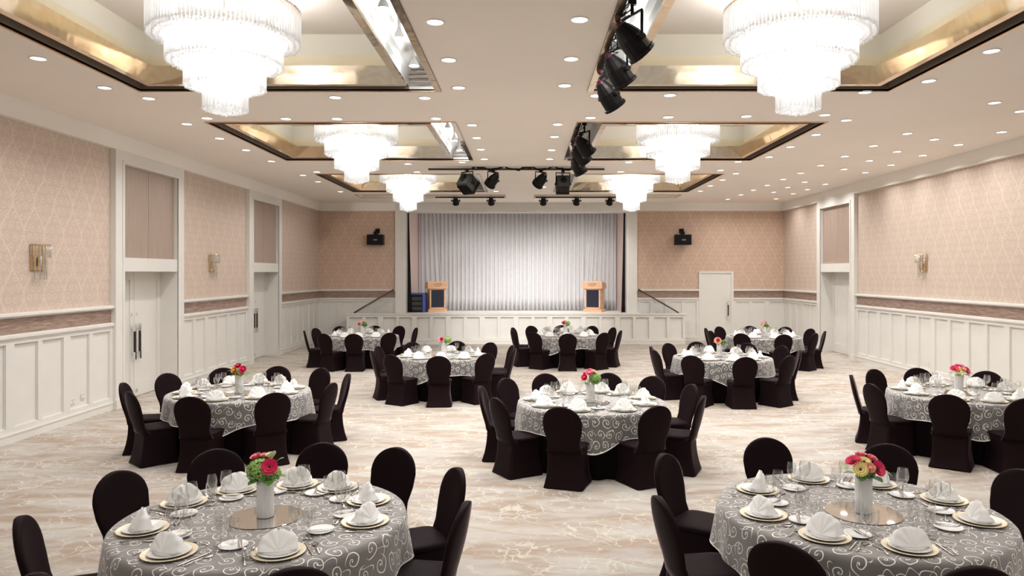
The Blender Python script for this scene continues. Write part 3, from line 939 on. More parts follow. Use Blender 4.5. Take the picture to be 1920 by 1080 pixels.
# ------------------------------------------------------------------ chandeliers
TIERS = [(.775, 5.27, 4.93), (.59, 5.03, 4.66), (.41, 4.77, 4.41), (.225, 4.52, 4.17)]
ZH = 5.58
def rod_into(b, x, y, z1, z0, k=6):
    b.tube([(x, y, z1), (x, y, z0)], .0105, k, None, False)
    b.ball((x, y, z0), .0165, None, 1)
def make_chandelier(label, loc):
    t = thing('chandelier', label, 'chandelier', loc, 0, 'tiered glass rod chandeliers')
    rnd = random.Random(4)
    b = MB(); b.lathe([(.0, 0), (.10, 0), (.10, -.03), (.03, -.05), (.02, -.05), (.02, -.30)], 16); b.build('canopy_stem', t, m=M['brass'])
    front = []; rest = MB(); nb_ = 0
    for ti, (R, zt, zb) in enumerate(TIERS):
        b = MB()
        for rr_ in ((R, R - .065, R - .13) if R > .3 else (R, R - .065, R - .125)):
            ring = lambda o, z, rr_=rr_: [((rr_ + o) * math.cos(2 * PI * i / 48), (rr_ + o) * math.sin(2 * PI * i / 48), z - ZH) for i in range(48)]
            b.rings([ring(-.008, zt), ring(.008, zt), ring(.008, zt - .012), ring(-.008, zt - .012), ring(-.008, zt)])
        for k in range(6):
            a = 2 * PI * k / 6
            b.tube([(.02 * math.cos(a), .02 * math.sin(a), zt + .01 - ZH), (R * math.cos(a), R * math.sin(a), zt - ZH)], .006, 4)
        b.build('tier_ring', t, m=M['brass'])
        for q, rr_ in enumerate((R, R - .065, R - .13) if R > .3 else (R, R - .065, R - .125, .04)):
            n = max(5, int(2 * PI * rr_ / .042))
            for i in range(n):
                a = 2 * PI * (i + .5 * q) / n
                x, y = rr_ * math.cos(a), rr_ * math.sin(a)
                dz = -.018 * q * (1 if ti else .6) + rnd.uniform(-.008, .008)
                z1, z0 = zt + .02 - ZH, zb + dz - ZH
                if q == 0 and y < 0 and a % PI > .12: front.append((abs(math.cos(a)) * R, x, y, z1, z0))
                else: rod_into(rest, x, y, z1, z0)
    front.sort()
    for k, (_, x, y, z1, z0) in enumerate(front):
        if k < 100:
            b = MB(); rod_into(b, 0, 0, 0, z0 - z1); b.build('glass_rod', t, (x, y, z1), m=M['crystal'])
        else: rod_into(rest, x, y, z1, z0)
    o = rest.build('glass_rods', t, m=M['crystal']); o['kind'] = 'stuff'
    b0 = MB(); b0.ball((0, 0, 0), .028, None, 2, (1, 1, 1.5)); bulb = b0.mesh('bulb'); bulb.materials.append(M['bulb_glow'])
    for ti, (R, zt, zb) in enumerate(TIERS):
        n = (10, 8, 6, 1)[ti]
        rb = max(0, R - .24) if n > 1 else 0
        for i in range(n):
            a = 2 * PI * i / n + .2
            link('bulb', bulb, t, (rb * math.cos(a), rb * math.sin(a), (zt + zb) / 2 + .02 - ZH))
    for ti, (R, zt, zb) in enumerate(TIERS):
        l = bpy.data.lights.get(f'chandelier_lamp_{ti}')
        if not l:
            l = bpy.data.lights.new(f'chandelier_lamp_{ti}', 'POINT'); l.energy = CHAND_W * (1.6, 1.1, .55, .22)[ti]; l.shadow_soft_size = (.34, .24, .15, .05)[ti]; l.color = (1, .995, .98)
        link('lamp', l, t, (0, 0, (zt + zb) / 2 + .03 - ZH))
    remember(t)
    return t
CH_POS = [(-3.25, 7.92), (2.95, 7.90), (-3.23, 14.0), (2.92, 14.0), (-3.25, 20.27), (2.94, 20.27)]
CH_LAB = ['white glowing glass rod chandelier in the left coffer nearest the camera', 'white glowing glass rod chandelier in the right coffer nearest the camera',
          'glowing glass rod chandelier in the middle coffer of the left row', 'glowing glass rod chandelier in the middle coffer of the right row',
          'glowing glass rod chandelier in the left coffer nearest the stage', 'glowing glass rod chandelier in the right coffer nearest the stage']
ch0 = make_chandelier(CH_LAB[0], (*CH_POS[0], ZH))
for (x, y), lab in list(zip(CH_POS, CH_LAB))[1:]:
    c = copy_tree(ch0); c.location = (x, y, ZH); c['label'] = lab

# ------------------------------------------------------------------ lamps in the troughs
def make_par(label, loc):
    t = thing('trough_lamp', label, 'reflector lamp', loc, 0, 'reflector lamps in the ceiling troughs')
    b = MB(); b.lathe([(.02, .12), (.025, .09), (.045, .055), (.062, .01), (.062, 0)], 16); b.build('reflector', t, m=M['white_trim'])
    b = MB(); b.lathe([(.001, -.006), (.04, -.003), (.061, .002)], 16); b.build('lens', t, m=M['lamp_glow'])
    b = MB(); b.tube([(0, 0, .11), (0, 0, .24)], .02, 8); b.build('socket', t, m=M['white_trim'])
    l = bpy.data.lights.get('trough_glow') or bpy.data.lights.new('trough_glow', 'POINT'); l.energy = 7; l.shadow_soft_size = .05; l.color = (1, .99, .97)
    link('lamp', l, t, (0, 0, -.06))
    remember(t); return t
PARS = [(-1.37, 9.0, 'by the stage end of the nearest left trough'), (-1.37, 7.94, 'in the middle of the nearest left trough'), (-1.37, 7.05, 'at the near end of the nearest left trough'),
        (1.06, 8.9, 'behind the lowest lantern of the nearest right trough'), (1.06, 7.85, 'between the upper lanterns of the nearest right trough'),
        (-1.37, 12.9, 'at the near end of the middle left trough'), (-1.37, 14.1, 'in the middle of the middle left trough'), (-1.37, 15.2, 'by the stage end of the middle left trough')]
p0 = None
for x, y, w in PARS:
    if p0 is None: p0 = o = make_par('', (x, y, 4.95))
    else: o = copy_tree(p0); o.location = (x, y, 4.95)
    o['label'] = 'lit reflector lamp ' + w

# ------------------------------------------------------------------ stage lanterns
def lantern(label, loc, aim, size=1.0, kind='par', hang=.24, top=None):
    """lantern hanging from a yoke; aim = direction of the beam"""
    t = thing('stage_lantern', label, 'stage light', loc, 0, 'black stage lanterns under the ceiling')
    aim = Vector(aim).normalized()
    q = aim.to_track_quat('-Z', 'Y').to_matrix().to_4x4()
    s = size
    if kind == 'par':
        b = MB(); b.lathe([(.0, .20 * s), (.06 * s, .20 * s), (.075 * s, .17 * s), (.10 * s, .12 * s), (.125 * s, .05 * s), (.13 * s, -.05 * s), (.13 * s, -.13 * s)], 14, M['black_metal'], q, smooth=False); b.build('body', t)
        b = MB(); b.lathe([(.13 * s, -.13 * s), (.15 * s, -.13 * s), (.15 * s, -.165 * s), (.12 * s, -.165 * s), (.118 * s, -.10 * s), (.001, -.09 * s)], 14, M['black_metal'], q, smooth=False); b.build('lens_hood', t)
        b = MB(); b.lathe([(.0, .235 * s), (.035 * s, .23 * s), (.045 * s, .20 * s)], 10, M['magenta_cap'], q); b.build('rear_cap', t)
    else:
        b = MB(); b.box((-.15 * s, -.15 * s, -.14 * s), (.15 * s, .15 * s, .16 * s), M['grey_metal'], q)
        b.box((-.165 * s, -.165 * s, -.20 * s), (.165 * s, .165 * s, -.14 * s), M['black_metal'], q); b.build('body', t)
        b = MB()
        for k in range(6): b.box((-.16 * s + k * .056 * s, -.17 * s, -.16 * s), (-.135 * s + k * .056 * s, .17 * s, .10 * s), M['black_metal'], q)
        b.build('cooling_fin', t)
        b = MB(); b.lathe([(.0, .175 * s), (.07 * s, .175 * s), (.08 * s, .16 * s)], 14, M['black_metal'], q); b.build('rear_cap', t)
    w = .17 * s
    side = aim.cross(Vector((0, 0, 1)))
    side = side.normalized() if side.length > .05 else Vector((1, 0, 0))
    b = MB()
    hz = hang * s
    b.tube([-side * w, -side * w + Vector((0, 0, hz)), side * w + Vector((0, 0, hz)), side * w], .016 * s, 4)
    b.build('yoke', t, m=M['black_metal'])
    b = MB(); b.tube([-side * (w + .03), -side * (w - .03)], .03 * s, 8); b.tube([side * (w + .03), side * (w - .03)], .03 * s, 8); b.build('knob', t, m=M['black_metal'])
    if top is not None:
        b = MB(); b.tube([(0, 0, hz), (0, 0, top)], .018, 6); b.box((-.04, -.03, top - .06), (.04, .03, top)); b.build('hook_clamp', t, m=M['black_metal'])
        rnd = random.Random(int(loc[1] * 10))
        b = MB()
        for _ in range(3):
            pts = [-aim * .2 * s]
            p = Vector(pts[0])
            for k in range(5):
                f = (k + 1) / 5
                p = (-aim * .2 * s) * (1 - f) + Vector((0, .02, top)) * f + Vector((rnd.uniform(-.12, .12), rnd.uniform(-.1, .1), rnd.uniform(-.05, .03))) * (1 - f * .8)
                pts.append(p)
            b.tube(pts, .007, 5)
        b.build('cable', t, m=M['black_metal'])
    return t
lantern('black stage lantern, nearest the camera of three under the right near coffer', (1.06, 7.25, 4.70), (.75, .35, -.75), 1.0, 'par', .26, .42)
lantern('black stage lantern, middle of three under the right near coffer', (1.06, 8.35, 4.70), (.62, .35, -.85), 1.0, 'par', .26, .42)
lantern('black stage lantern, lowest and farthest of three under the right near coffer', (1.06, 9.27, 4.64), (.62, .35, -.85), 1.0, 'par', .28, .5)
lantern('black stage lantern, upper of three clustered under the right middle coffer', (1.06, 13.1, 4.66), (.7, .35, -.8), 1.0, 'par', .26, .45)
end_l = bpy.data.lights.new('end_wall_fill', 'SPOT'); end_l.energy = 300; end_l.spot_size = math.radians(40); end_l.spot_blend = .9; end_l.shadow_soft_size = .12; end_l.color = (1, .97, .93)  # fill light added to brighten the end wall, hidden in two lanterns
o = lantern('black stage lantern, central of three clustered under the right middle coffer', (1.06, 13.9, 4.63), (.65, .3, -.8), 1.0, 'par', .26, .45)
l = link('lamp', end_l, o, (.12, .1, -.16)); l.rotation_euler = Vector((6.4 - 1.06, 25.8 - 13.9, 2.9 - 4.63)).to_track_quat('-Z', 'Y').to_euler()  # added fill towards the right end wall, not along the lantern's aim
lantern('black stage lantern, lower of three clustered under the right middle coffer', (1.06, 14.75, 4.56), (.5, .35, -.85), 1.0, 'par', .28, .52)

def bar(label, x0, x1, y, z, drops):
    t = thing('lighting_bar', label, 'lighting bar', ((x0 + x1) / 2, y, z), 0, 'lighting bars before the stage')
    L2 = (x1 - x0) / 2
    b = MB(); b.tube([(-L2, 0, 0), (L2, 0, 0)], .024, 8); b.build('pipe', t, m=M['grey_metal'])
    for dx in drops:
        b = MB(); b.tube([(dx, 0, 0), (dx, 0, ZC - z)], .012, 6); b.build('hanger', t, m=M['white_trim'])
    return t
b1 = bar('long grey lighting bar with black cable before the far coffers', -2.27, 1.85, 17.1, 4.83, (-1.6, 0, 1.6))
pts = []
for k in range(33):
    x = -1.25 + 2.7 * k / 32 + .21
    pts.append((x, -.03, .015 + .035 * math.sin(k * .9) + .02 * math.sin(k * 2.3)))
b = MB(); b.tube(pts, .022, 6); b.build('cable', b1, m=M['black_metal'])
flood_l = bpy.data.lights.new('stage_flood', 'SPOT'); flood_l.energy = 680; flood_l.spot_size = math.radians(44); flood_l.spot_blend = .8; flood_l.shadow_soft_size = .14; flood_l.color = (1, .99, .98)
for lab, x, z, aim, s, kd, hg in (
        ('square black stage lantern at the left end of the long lighting bar', -1.36, 4.50, (.45, .6, -.55), 1.02, 'box', .26),
        ('small black stage lantern, second from the left on the long lighting bar', -.76, 4.57, (-.5, .5, -.6), .95, 'par', .20),
        ('small black stage lantern, third from the left on the long lighting bar', .36, 4.57, (-.5, .6, -.6), .95, 'par', .20),
        ('square black stage lantern at the right end of the long lighting bar',   .88, 4.48, (-.05, .75, -.45), .95, 'box', .28)):
    o = lantern(lab, (x, 17.1, z), aim, s, kd, hg, 4.83 - z)
    if x == -.76:
        l = link('lamp', end_l, o, (-.1, .1, -.14)); l.rotation_euler = Vector((-6.1 - x, 8.7, 2.9 - z)).to_track_quat('-Z', 'Y').to_euler()  # same added fill, turned to the left end wall
    if kd == 'box':
        l = link('lamp', flood_l, o, tuple(Vector(aim).normalized() * .3)); l.rotation_euler = Vector((-x * .6, 7.6, -3.6)).to_track_quat('-Z', 'Y').to_euler()
bar('thin lighting bar hung in the left ceiling slot before the stage', -2.9, -.68, 23.55, 4.84, (-1.0, 1.0))
bar('thin lighting bar hung in the right ceiling slot before the stage', .33, 3.6, 23.55, 4.84, (-1.5, 1.5))
spot_l = bpy.data.lights.new('stage_spot', 'SPOT'); spot_l.energy = STAGE_W; spot_l.spot_size = math.radians(80); spot_l.spot_blend = .9; spot_l.shadow_soft_size = .12; spot_l.color = (1, .985, .97)
for k, (lab, x, tx) in enumerate((('small black spotlight, left one on the left slot bar', -2.24, -2.2), ('small black spotlight, right one on the left slot bar', -1.10, -1.0),
                       ('small black spotlight, left one on the right slot bar', .58, .4), ('small black spotlight, middle one on the right slot bar', 1.65, 1.4), ('small black spotlight, right one on the right slot bar', 2.72, 2.3))):
    aim = Vector((tx - x, 27.3 - 23.5, 1.6 - 4.72))
    o = lantern(lab, (x, 23.5, 4.72), aim, .72, 'par', .14, .14)
    l = link('lamp', spot_l, o, tuple(aim.normalized() * .16)); l.rotation_euler = aim.to_track_quat('-Z', 'Y').to_euler()

# ------------------------------------------------------------------ chairs
def superell(hw, hd, n, e=4.0):
    P = []
    for i in range(n):
        a = 2 * PI * i / n
        c, s = math.cos(a), math.sin(a)
        P.append((hw * math.copysign(abs(c) ** (2 / e), c), hd * math.copysign(abs(s) ** (2 / e), s)))
    return P
def make_chair():
    t = thing('banquet_chair', '', 'chair')
    # back rest: rounded balloon back under a tight cover, leaning outwards (towards -y)
    b = MB(); rr = []
    zs = [.40, .46, .52, .58, .64, .69, .74, .78, .815, .845, .87, .89, .908, .92, .927, .93]
    for z in zs:
        if z <= .74:
            u = (z - .40) / .34
            hw = .208 - .024 * math.sin(PI * min(1, u / .62)) + .02 * max(0, (u - .4) / .6)
        else:
            v = (z - .74) / .19
            hw = .2255 * math.sqrt(max(0.0012, 1 - v ** 2.1))
        f = max(0, (z - .42) / .51)
        yc = -.205 - .125 * f - .012 * math.sin(PI * f)
        th = .034 - .008 * f
        th = min(th, hw * .8 + .004)
        ring = []
        for i in range(28):
            a = 2 * PI * i / 28
            c, s = math.cos(a), math.sin(a)
            x = hw * math.copysign(abs(c) ** .72, c)
            y = th * math.copysign(abs(s) ** .6, s)
            ring.append((x, yc + y + .45 * x * x, z))
        rr.append(ring)
    b.rings(rr, cap0=True, cap1=True)
    b.build('backrest', t, m=M['spandex'])
    # seat cushion
    b = MB(); rr = []
    for k, (z, g) in enumerate(((.425, .0), (.445, .006), (.458, .0), (.466, -.02), (.470, -.07), (.471, -.14))):
        P = superell(.212 + g, .20 + g, 32, 5.5)
        rr.append([(x, y + .005, z) for x, y in P])
    b.rings(rr, cap1=True)
    b.build('seat', t, m=M['spandex'])
    # cover to the floor, stretched over four feet
    b = MB(); rr = []
    for j in range(9):
        v = j / 8            # 0 at the seat, 1 at the floor
        z = .44 * (1 - v)
        pinch = .014 * math.sin(PI * v)
        hw = .205 + .028 * v ** 2 - pinch
        yb, yf = -.215 - .062 * v ** 1.6 + .006 * math.sin(PI * v), .198 + .012 * v - pinch
        P = superell(hw, (yf - yb) / 2, 40, 9.0)
        ring = []
        for x, y in P:
            # the hem bows up between the feet
            m_ = max(0, 1 - (abs(x) / hw) ** 2.5) if abs(y) > .8 * (yf - yb) / 2 else max(0, 1 - (abs(y) / ((yf - yb) / 2)) ** 2.5)
            dz = .022 * m_ * max(0, v - .75) / .25
            ring.append((x * (1 - .03 * m_ * math.sin(PI * v)), y * (1 - .05 * m_ * math.sin(PI * v)) + (yf + yb) / 2, max(0.001, z + dz)))
        rr.append(ring)
    b.rings(rr, cap0=True)
    b.build('skirt', t, m=M['spandex'])
    remember(t)
    return t

TAB = {1: (-1.75, 4.90), 2: (2.30, 5.05), 3: (.84, 9.33), 4: (-3.94, 10.08), 5: (5.96, 9.96), 6: (-1.62, 14.45), 7: (3.84, 14.25), 8: (-4.26, 19.10), 9: (1.06, 19.25), 10: (6.16, 18.90)}
VASE = {1: (-1.74, 4.89), 2: (2.30, 4.97), 3: (.82, 9.20), 4: (-3.88, 9.91), 5: (5.91, 9.96), 6: (-1.62, 14.55), 7: (3.80, 14.30), 8: (-4.24, 19.06), 9: (1.06, 19.28), 10: (6.13, 18.75)}
TN = {1: 'front-row left table', 2: 'front-row right table', 3: 'second-row middle table', 4: 'second-row left table', 5: 'second-row right table',
      6: 'third-row left table', 7: 'third-row right table', 8: 'stage-side left table', 9: 'stage-side middle table', 10: 'stage-side right table'}
CH = {
    1: [(0, 1.11), (28, 1.1), (64, 1.06), (99, 1.06), (155, 1.06), (205, 1.14), (249, 1.06), (292, 1.06), (325, 1.14)],
    2: [(34, 1.16), (74, 1.16), (181, 1.06), (220, 1.06), (260, 1.12), (307, 1.15), (354, 1.16)],
    3: [(15, 1.16), (42, 1.16), (76, 1.09), (114, 1.09), (153, 1.06), (199, 1.06), (239, 1.06), (277, 1.11), (309, 1.12), (338, 1.16)],
    4: [(1, 1.16), (32, 1.16), (66, 1.16), (102, 1.06), (142, 1.06), (182, 1.06), (224, 1.08), (259, 1.16), (296, 1.16), (329, 1.16)],
    5: [(5, 1.06), (44, 1.08), (183, 1.06), (217, 1.06), (260, 1.06), (295, 1.06), (333, 1.06)],
    6: [(6, 1.06), (40, 1.06), (73, 1.1), (97, 1.1), (140, 1.1), (177, 1.16), (213, 1.16), (247, 1.09), (281, 1.06), (325, 1.08)],
    7: [(37, 1.06), (68, 1.16), (104, 1.11), (143, 1.16), (179, 1.13), (216, 1.16), (258, 1.08), (287, 1.06), (322, 1.06), (353, 1.11)],
    8: [(2, 1.06), (31, 1.16), (67, 1.12), (139, 1.06), (176, 1.09), (206, 1.16), (252, 1.13), (288, 1.11), (322, 1.11)],
    9: [(36, 1.06), (68, 1.11), (111, 1.16), (143, 1.16), (181, 1.16), (218, 1.07), (253, 1.14), (289, 1.16), (322, 1.15), (358, 1.07)],
    10: [(4, 1.16), (41, 1.16), (72, 1.16), (105, 1.16), (137, 1.06), (178, 1.06), (220, 1.06), (260, 1.13), (295, 1.16), (326, 1.16)],
}
# settings that show on the two tables cut by the picture frame although their chairs do not
EXTRA = {1: [], 2: [110], 5: [80, 115, 150]}
HOURS = ['twelve', 'one', 'two', 'three', 'four', 'five', 'six', 'seven', 'eight', 'nine', 'ten', 'eleven']
def hours_for(angs):
    used = {}; out = []
    for a in angs:
        h = round(a / 30) % 12
        if h in used.values():
            c = [(abs(((a - 30 * k + 180) % 360) - 180), k) for k in range(12) if k not in used.values()]
            h = min(c)[1]
        used[a] = h; out.append(HOURS[h])
    return out
place_names = {}
for k in CH:
    angs = [a for a, r in CH[k]] + EXTRA.get(k, [])
    place_names[k] = dict(zip(angs, hours_for(angs)))

chair0 = None
for k, lst in CH.items():
    tx, ty = TAB[k]
    for a, r in lst:
        if chair0 is None: chair0 = c = make_chair()
        else: c = copy_tree(chair0)
        ar = math.radians(a)
        c.location = (tx + r * math.sin(ar), ty + r * math.cos(ar), 0)
        c.rotation_euler = (0, 0, PI - ar)
        c['label'] = f'black spandex-covered banquet chair at the {place_names[k][a]} o\'clock place of the {TN[k]}'
        c['group'] = 'black covered chairs around the banquet tables'

# ------------------------------------------------------------------ tables
TR, TZ = .92, .76
def hem_drop(phi, tip):
    return .29 + .15 * max(0.0, math.cos(2 * (phi - tip))) ** 6 + .15 * max(0.0, -math.cos(2 * (phi - tip))) ** 6 + .018 * math.sin(5 * phi + tip)
def make_table(k):
    tx, ty = TAB[k]
    rnd = random.Random(100 + k)
    t = thing('banquet_table', f'round banquet table under a floor-length black cloth, the {TN[k]}', 'table', (tx, ty, 0), 0, 'round banquet tables')
    b = MB(); b.lathe([(.0, TZ), (TR - .01, TZ), (TR, TZ - .012), (TR, TZ - .03)], 64); b.build('tabletop', t, m=M['black_cloth'])
    b = MB(); rr = []
    n = 120; ph = rnd.uniform(0, 6)
    for j in range(7):
        v = j / 6; z = (TZ - .03) * (1 - v) + .004
        rr.append([((TR - .06 * v + .022 * v * math.sin(22 * 2 * PI * i / n + ph + math.sin(5 * 2 * PI * i / n))) * math.cos(2 * PI * i / n),
                    (TR - .06 * v + .022 * v * math.sin(22 * 2 * PI * i / n + ph + math.sin(5 * 2 * PI * i / n))) * math.sin(2 * PI * i / n), z) for i in range(n)])
    b.rings(rr); b.build('table_skirt', t, m=M['black_cloth'])
    # lace overlay lying on the table
    tip = {1: -.85, 2: -2.3, 3: -1.62, 4: -1.50, 5: -1.95, 6: -2.05, 7: -1.62, 8: -2.3, 9: -2.1, 10: -1.45}[k]
    b = MB(); bm = b.bm
    n = 144
    radii = [0.0, .12, .25, .4, .55, .7, .82, .89, .925]
    def pt(phi, s):
        """s = distance along the cloth from the centre"""
        if s <= TR: return Vector((s * math.cos(phi), s * math.sin(phi), TZ + .006))
        d = s - TR
        f = d / .45
        fold = math.sin(11 * phi + 1.3 * math.sin(2 * phi + k)) * .5 + .35 * math.sin(19 * phi + k)
        r = TR + .012 + min(d, .02) * .4 + f * (.055 + .045 * fold)
        return Vector((r * math.cos(phi), r * math.sin(phi), TZ + .006 - d * .985))
    uvl = bm.loops.layers.uv.new('flat'); uvh = bm.loops.layers.uv.new('hem')
    rings = []; info = {}
    for j in range(len(radii) + 10):
        ring = []
        for i in range(n):
            phi = 2 * PI * i / n
            if j < len(radii): s = max(radii[j], 1e-4)
            else: s = .925 + (hem_drop(phi, tip)) * (j - len(radii) + 1) / 10
            v = bm.verts.new(pt(phi, s)); ring.append(v)
            info[v] = (s * math.cos(phi), s * math.sin(phi), 0 if j < len(radii) else (j - len(radii) + 1) / 10)
        rings.append(ring)
    for A, B in zip(rings, rings[1:]):
        for i in range(n):
            f = bm.faces.new((A[i], A[(i + 1) % n], B[(i + 1) % n], B[i])); f.smooth = True
            for lp in f.loops:
                q = info[lp.vert]; lp[uvl].uv = (q[0] + .37 * k, q[1]); lp[uvh].uv = (q[2], 0)
    o = b.build('lace_overlay', None, (tx, ty, 0), M['lace'])
    tag(o, f'silver-grey organza overlay with white scroll embroidery on the {TN[k]}', 'table overlay', 'embroidered overlays on the banquet tables')
    return t
for k in TAB: make_table(k)
ZT = TZ + .008

# ------------------------------------------------------------------ tableware (one of each kind, then copies)
def simple(name, cat, b, m): 
    return b, m
PROTO = {}
def proto(key, name, cat, group, me):
    PROTO[key] = (name, cat, group, me)
b = MB(); b.lathe([(.0, .004), (.10, .004), (.108, .006), (.150, .016), (.155, .0165), (.155, .013), (.11, .0), (.0, .0)], 40); me = b.mesh('charger_plate'); me.materials.append(M['charger'])
proto('charger', 'charger_plate', 'charger plate', 'gold charger plates', me)
b = MB(); b.lathe([(.0, .006), (.075, .006), (.082, .009), (.118, .017), (.120, .0175), (.120, .015), (.08, .0), (.0, .0)], 36); me = b.mesh('dinner_plate'); me.materials.append(M['porcelain'])
proto('plate', 'dinner_plate', 'plate', 'white plates on the chargers', me)
b = MB(); b.lathe([(.0, .006), (.052, .006), (.058, .008), (.083, .015), (.085, .0155), (.085, .013), (.055, .0), (.0, .0)], 32); me = b.mesh('bread_plate'); me.materials.append(M['porcelain'])
proto('bread', 'bread_plate', 'side plate', 'white bread plates', me)

def glass_mesh(name, prof, seg=18):
    b = MB(); b.lathe(prof, seg); me = b.mesh(name); me.materials.append(M['wine_glass']); return me
proto('red', 'red_wine_glass', 'wine glass', 'large wine glasses', glass_mesh('red_wine_glass',
      [(.0, .003), (.036, .001), (.036, .003), (.012, .007), (.0045, .012), (.004, .085), (.008, .094), (.026, .108), (.038, .13), (.041, .15), (.039, .175), (.033, .212)]))
proto('white', 'white_wine_glass', 'wine glass', 'small wine glasses', glass_mesh('white_wine_glass',
      [(.0, .003), (.033, .001), (.033, .003), (.011, .007), (.004, .012), (.004, .082), (.008, .09), (.023, .102), (.032, .122), (.034, .138), (.032, .16), (.027, .19)]))
proto('water', 'water_goblet', 'goblet', 'short water goblets', glass_mesh('water_goblet',
      [(.0, .003), (.034, .001), (.034, .003), (.012, .008), (.006, .013), (.006, .05), (.012, .058), (.030, .075), (.037, .10), (.037, .125), (.034, .155)]))

def flat_tool(name, outline_w, zprof, L, tines=0):
    """cutlery along +y, handle at y=0; outline_w(v) half width, zprof(v) height"""
    b = MB(); n = 18; rr = []
    for i in range(n + 1):
        v = i / n; w = outline_w(v); z = zprof(v); h = .0016
        rr.append([(-w, v * L, z + h * .4), (-w * .5, v * L, z + h), (w * .5, v * L, z + h), (w, v * L, z + h * .4), (w * .6, v * L, z), (-w * .6, v * L, z)])
    b.rings(rr, cap0=True, cap1=True)
    if tines:
        for q in range(4):
            x = -.0095 + q * .0063
            b.tube([(x, L - .002, zprof(1) + .001), (x, L + .022, .004), (x, L + .045, .006)], .0016, 4)
    me = b.mesh(name); me.materials.append(M['cutlery_steel']); return me
def w_knife(v): return .0065 + .002 * (1 - v) if v < .5 else (.0095 * (1 - max(0, (v - .85) / .15) ** 2) + .001)
def w_fork(v): return (.0075 - .006 * v if v < .6 else .004 + .0085 * min(1, (v - .6) / .3))
def w_spoon(v): return (.0075 - .006 * v if v < .62 else .019 * math.sqrt(max(.004, 1 - ((v - .82) / .185) ** 2)))
proto('knife', 'dinner_knife', 'knife', 'dinner knives', flat_tool('dinner_knife', w_knife, lambda v: .002, .225))
proto('fork', 'dinner_fork', 'fork', 'dinner forks', flat_tool('dinner_fork', w_fork, lambda v: .002 + .008 * math.sin(PI * min(1, v / .8)), .155, 4))
proto('spoon', 'soup_spoon', 'spoon', 'soup spoons', flat_tool('soup_spoon', w_spoon, lambda v: .002 + .008 * math.sin(PI * min(1, v / .75)) * (1 if v < .75 else .4), .195))
proto('dessert', 'dessert_spoon', 'spoon', 'dessert spoons above the plates', flat_tool('dessert_spoon', w_spoon, lambda v: .002 + .006 * math.sin(PI * min(1, v / .75)), .16))
proto('butter', 'butter_knife', 'knife', 'butter knives on the bread plates', flat_tool('butter_knife', w_knife, lambda v: .0, .165))

def make_napkin_mesh(seed, w, h, lean):
    """napkin folded into a standing fan: pleated half-disc with a folded band at its foot"""
    rnd = random.Random(seed)
    b = MB()
    n = 33
    def fan(y0, sg, hh, ww):
        rr = []
        for j in range(8):
            v = j / 7
            ring = []
            for i in range(n):
                u = i / (n - 1)
                a = PI * (.03 + .94 * u)
                R = v
                wob = 1 + .025 * math.sin(5 * a + seed)
                x = -ww * R * math.cos(a) * wob * (.42 + .58 * v if v < 1 else 1)
                z = hh * R * math.sin(a) ** .75 * wob
                pl = abs(((u * 5 + .5) % 1) - .5) * 2 - .5
                y = sg * (y0 * (1 - z / hh * .92)) - sg * .013 * pl * (.25 + .75 * v) + lean * z
                ring.append((x, y, .004 + max(0, z)))
            rr.append(ring)
        b.rings(rr, closed=False)
        return rr
    A = fan(.055, -1, h, w); B = fan(.055, 1, h * .96, w * .97)
    # close the rim between the two faces
    k = 0
    ra, rb_ = A[-1], B[-1]
    va = [b.bm.verts.new(p) for p in ra]; vb = [b.bm.verts.new(p) for p in rb_]
    for i in range(n - 1):
        f = b.bm.faces.new((va[i], va[i + 1], vb[i + 1], vb[i])); f.smooth = True
    # folded band at the foot
    for (dy, zz, ww) in ((-.062, .018, w * 1.02), (-.074, .011, w * .96)):
        P = []
        for i in range(13):
            u = i / 12 * 2 - 1
            P.append((ww * u, dy + .05 * u * u, .004))
        rr = [[(x, y, z) for x, y, z in P], [(x, y - .004, z + zz) for x, y, z in P], [(x, y + .012, z + zz) for x, y, z in P], [(x, y + .02, .004) for x, y, z in P]]
        b.rings(rr, closed=False)
    bmesh.ops.remove_doubles(b.bm, verts=b.bm.verts, dist=2e-4)
    me = b.mesh('napkin'); me.materials.append(M['napkin']); return me
NAPS = [make_napkin_mesh(1, .112, .125, .06), make_napkin_mesh(2, .105, .135, .12), make_napkin_mesh(3, .108, .118, -.02)]

